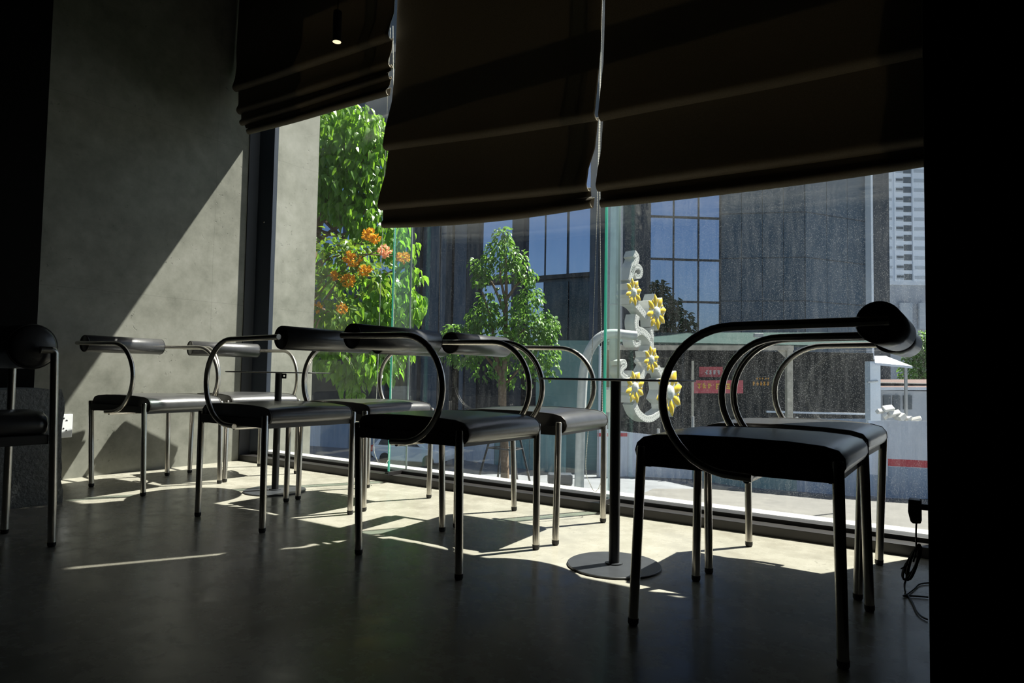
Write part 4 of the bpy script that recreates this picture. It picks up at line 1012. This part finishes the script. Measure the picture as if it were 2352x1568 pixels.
# ------------------------------------------------------------------ outside: buildings
# the dark block along the street, parallel to the window
YB = 52.0
xl = onY(690, 700, YB).x; xr = onY(1426, 700, YB).x
lb = thing('dark_office_block', 'dark stone office block with blue glazing behind the slender street tree', 'building', ((xl + xr) / 2, YB, ZS))
MB().box((xl, YB, ZS), (xr, YB + 14, 48)).build('wall', M['stone_dark'], lb)
def zy(px, py): return onY(px, py, YB).z
def strip(px0, px1, py0, py1, out, mt, nm, top=None):
    a = onY(px0, (py0 + py1) / 2, YB); b = onY(px1, (py0 + py1) / 2, YB); z0 = onY((px0 + px1) / 2, py1, YB).z; z1 = top if top is not None else onY((px0 + px1) / 2, py0, YB).z
    return MB().box((a.x, YB - out, z0), (b.x, YB + .02, z1)).build(nm, M[mt], lb)
for a, b, o_, mt in ((945, 975, .9, 'stone_darker'), (975, 1012, .35, 'stone_dark'), (1014, 1028, .25, 'stone_mid'), (1030, 1043, .5, 'stone_darker'), (1046, 1074, .3, 'stone_mid'), (1078, 1104, .5, 'stone_darker'), (1182, 1208, .6, 'stone_darker'), (1362, 1382, .7, 'stone_mid'), (1384, 1432, .9, 'stone_darker')):
    strip(a, b, 400, 1000, o_, mt, 'pilaster', 23.5)
for a, b in ((735, 790), (800, 850), (860, 940), (1106, 1180), (1210, 1253), (1257, 1304), (1310, 1360)):
    strip(a, b, 400, 634, .12, 'curtain', 'window', 23.0)
for a, b in ((735, 790), (800, 850), (860, 940)): strip(a, b, 642, 960, .12, 'curtain_dark_refl', 'window')
strip(1106, 1180, 655, 800, .12, 'curtain', 'window'); strip(1210, 1249, 650, 800, .12, 'curtain', 'window')
for a, b in ((1253, 1306), (1310, 1360)): strip(a, b, 648, 800, .14, 'curtain_dark_refl', 'window')
strip(1080, 1362, 636, 645, .35, 'mullion', 'spandrel')
strip(700, 1430, 802, 1100, .3, 'shed_dark', 'ground_floor')
for px in (1300, 1060, 880): strip(px, px + 9, 800, 1060, .5, 'stone_mid', 'pilaster')
# the taller block to the right: blue glazing, then stone turning a corner
pts_ = [at(1428, 870, 44), at(1655, 870, 44.5), at(1849, 870, 43.5), at(1993, 870, 46), at(2037, 870, 46.6), at(2037, 870, 56), at(1428, 870, 55)]
gpt_ = [Vector((p.x, p.y, ZS)) for p in pts_]
tbk = thing('stone_office_tower', 'tall dark stone office building with blue grid glazing behind the green roofed shed', 'building', (sum(p.x for p in gpt_) / 7, sum(p.y for p in gpt_) / 7, ZS))
MB().prism(gpt_, (0, 0, 46.0 - ZS)).build('wall', M['stone_dark'], tbk)
def facade(i, s0, s1, z0, z1, out, mt, nm, par=None):
    a, b = gpt_[i], gpt_[i + 1]; d = b - a; n = Vector((d.y, -d.x, 0)).normalized()
    p, q = a + d * s0, a + d * s1
    mb = MB(); mb.prism([p + n * .0 + Vector((0, 0, z0 - ZS)), q + Vector((0, 0, z0 - ZS)), q + n * out + Vector((0, 0, z0 - ZS)), p + n * out + Vector((0, 0, z0 - ZS))], (0, 0, z1 - z0))
    return mb.build(nm, M[mt], par or tbk)
facade(0, 0.0, .26, ZS, 25.9, .5, 'stone_darker', 'pilaster')
zrow = [-4.2, at(1570, 692, 44.2).z, at(1570, 594, 44.2).z, at(1570, 495, 44.2).z, at(1570, 396, 44.2).z, 17.5, 20.3, 23.1, 25.9]
xs_ = [.268, .508, .763, .985]
for i in range(len(zrow) - 1):
    for j in range(3): facade(0, xs_[j] + .008, xs_[j + 1] - .008, zrow[i] + .07, zrow[i + 1] - .07, .10, 'curtain', 'window')
for z in zrow[1:-1]: facade(0, .26, .99, z - .07, z + .07, .16, 'mullion', 'transom')
for x in xs_: facade(0, x - .006, x + .006, ZS, 25.9, .18, 'mullion', 'mullion')
for i, cnt in ((1, 4), (2, 3)):
    for k_ in range(cnt):
        facade(i, k_ / cnt + .003, (k_ + 1) / cnt - .003, ZS, 25.9, .06, 'stone_dark', 'cladding_bay')
facade(2, .965, 1.0, 2, 25.9, .5, 'tower_white', 'pale_corner_strip')
facade(3, .0, 1.0, ZS, 25.9, .3, 'stone_darker', 'return_wall')
for z in (at(1750, 485, 44).z, at(1750, 590, 44).z, at(1750, 690, 44).z):
    facade(1, 0, 1, z - .03, z + .03, .075, 'stone_darker', 'shadow_joint'); facade(2, 0, .96, z - .03, z + .03, .075, 'stone_darker', 'shadow_joint')
# dark tree standing in front of its glazing
g = onZ(1540, 1040, ZS); t3 = thing('distant_tree', 'dark tree in front of the blue grid glazing behind the shed', 'tree', (at(1535, 900, 41.5).x, at(1535, 900, 41.5).y, ZS))
blobs = [bl_(1515, 665, 41.5, 20, 20, .5, 160), bl_(1530, 700, 41.5, 35, 28, .8, 260), bl_(1545, 735, 41.5, 42, 32, .8, 320), bl_(1500, 745, 41.5, 35, 35, .8, 260), bl_(1580, 755, 41.5, 18, 22, .6, 120)]
foliage(blobs, 0.34, 0.2, .3, 21, .2).build('foliage', M['leaf_dark'], t3)
tq = at(1535, 760, 41.5)
MB().tube([(tq.x, tq.y, ZS), (tq.x, tq.y, tq.z + .5)], 0.18, 8).build('trunk', M['bark'], t3)
# green tree by the pillar
t4 = thing('roadside_tree', 'green tree beyond the site cabin, right beside the black pillar', 'tree', (at(2120, 850, 66).x, at(2120, 850, 66).y, ZS))
blobs = [bl_(2115, 800, 66, 28, 40, 1.4, 420), bl_(2095, 850, 66, 26, 40, 1.2, 320), bl_(2130, 850, 66, 30, 50, 1.4, 420), bl_(2150, 800, 66, 30, 50, 1.4, 300)]
foliage(blobs, 0.5, 0.3, .3, 23, .3).build('foliage', M['leaf_small'], t4)
tq = at(2118, 850, 66)
MB().tube([(tq.x, tq.y, ZS), (tq.x, tq.y, tq.z + 1)], 0.3, 8).build('trunk', M['bark'], t4)
# white high-rise and the grey block at its foot
DT = 190.0
hr = thing('white_high_rise', 'white residential high-rise with rows of balconies beyond the dark stone building', 'building', (at(2090, 870, DT).x, at(2090, 870, DT).y, ZS))
fr_ = Vector((CR.x, CR.y, 0)).normalized(); ff = Vector((CF.x, CF.y, 0)).normalized()
H0 = Vector((at(2030, 870, DT).x, at(2030, 870, DT).y, ZS)); sT = DT / F_PX
def hb(px0, px1, py0, py1, out, dep, mt, nm):
    a = (px0 - 2030) * sT; b = (px1 - 2030) * sT; zt = at(2080, py0, DT).z; zb3 = at(2080, py1, DT).z
    mb = MB(); mb.prism([H0 + fr_ * a - ff * out + Vector((0, 0, zb3 - ZS)), H0 + fr_ * b - ff * out + Vector((0, 0, zb3 - ZS)), H0 + fr_ * b + ff * dep + Vector((0, 0, zb3 - ZS)), H0 + fr_ * a + ff * dep + Vector((0, 0, zb3 - ZS))], (0, 0, zt - zb3))
    return mb.build(nm, M[mt], hr)
hb(2020, 2200, 120, 700, 0, 22, 'tower_white', 'wall')
for k_ in range(14):
    y = 640 - k_ * 22.7
    hb(2061, 2080, y - 11, y, .06, .1, 'tower_shutter', 'balcony'); hb(2079, 2097, y - 13, y + 1, .08, .1, 'tower_window', 'window')
    hb(2043, 2052, y - 8, y - 2, .08, .1, 'tower_shutter', 'window'); hb(2102, 2128, y - 9, y - 1, .08, .1, 'tower_shutter', 'balcony')
    hb(2062, 2078, y - 9, y - 4, .10, .1, 'tower_window', 'window')
for a, b in ((2056, 2059), (2098, 2101)): hb(a, b, 120, 650, .5, .1, 'tower_white', 'pier')
DG = 150.0
gb = thing('grey_podium_block', 'plain grey block at the foot of the white high-rise', 'building', (at(2090, 870, DG).x, at(2090, 870, DG).y, ZS))
a = at(2015, 870, DG); A0 = Vector((a.x, a.y, ZS))
MB().prism([A0, A0 + fr_ * 90, A0 + fr_ * 90 + ff * 15, A0 + ff * 15], (0, 0, at(2080, 649, DG).z - ZS)).build('wall', M['podium'], gb)
for x0, x1 in ((2068, 2096), (2112, 2126)):
    p = [at(x0, 695, DG - .2), at(x1, 695, DG - .2), at(x1, 755, DG - .2), at(x0, 755, DG - .2)]
    MB().prism(p, CF * .6).build('window', M['tower_shutter'], gb)
MB().prism([A0 + Vector((0, 0, at(2080, 653, DG).z - ZS)) - ff * .4, A0 + fr_ * 22 + Vector((0, 0, at(2080, 653, DG).z - ZS)) - ff * .4, A0 + fr_ * 22 + ff * 1 + Vector((0, 0, at(2080, 653, DG).z - ZS)), A0 + ff * 1 + Vector((0, 0, at(2080, 653, DG).z - ZS))], (0, 0, .8)).build('parapet', M['tower_white'], gb)
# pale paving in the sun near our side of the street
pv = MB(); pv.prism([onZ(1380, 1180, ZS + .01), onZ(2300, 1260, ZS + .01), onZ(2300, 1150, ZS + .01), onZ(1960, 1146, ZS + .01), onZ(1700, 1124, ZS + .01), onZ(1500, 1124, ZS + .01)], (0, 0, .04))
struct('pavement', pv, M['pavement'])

# ------------------------------------------------------------------ light
w = bpy.data.worlds.new('world'); S.world = w; w.use_nodes = True
nt = w.node_tree; bg = nt.nodes['Background']
sk = nt.nodes.new('ShaderNodeTexSky'); sk.sky_type = 'NISHITA'; sk.sun_disc = False
sd = Vector((-0.277, -0.492, -0.825)).normalized()
sk.sun_elevation = math.asin(-sd.z); sk.sun_rotation = math.atan2(-sd.x, -sd.y); sk.altitude = 10; sk.air_density = 1.0; sk.dust_density = 1.5; sk.ozone_density = 1.0
nt.links.new(sk.outputs[0], bg.inputs[0]); bg.inputs[1].default_value = 0.11
sl = bpy.data.lights.new('sun', 'SUN'); sl.energy = 17.0; sl.angle = math.radians(0.53); sl.color = (1.0, 0.95, 0.86)
so = bpy.data.objects.new('sun', sl); COL.objects.link(so); so.rotation_euler = sd.to_track_quat('-Z', 'Y').to_euler(); so.location = (3, 8, 12)
S.view_settings.view_transform = 'Standard'; S.view_settings.look = 'None'; S.view_settings.gamma = 1.0; S.view_settings.exposure = 0.0
try: S.view_settings.use_curve_mapping = False
except Exception: pass
S.cycles.transparent_max_bounces = 24; S.cycles.max_bounces = 10; S.cycles.diffuse_bounces = 4; S.cycles.glossy_bounces = 6
S.cycles.use_denoising = True
S.cycles.sample_clamp_indirect = 6.0
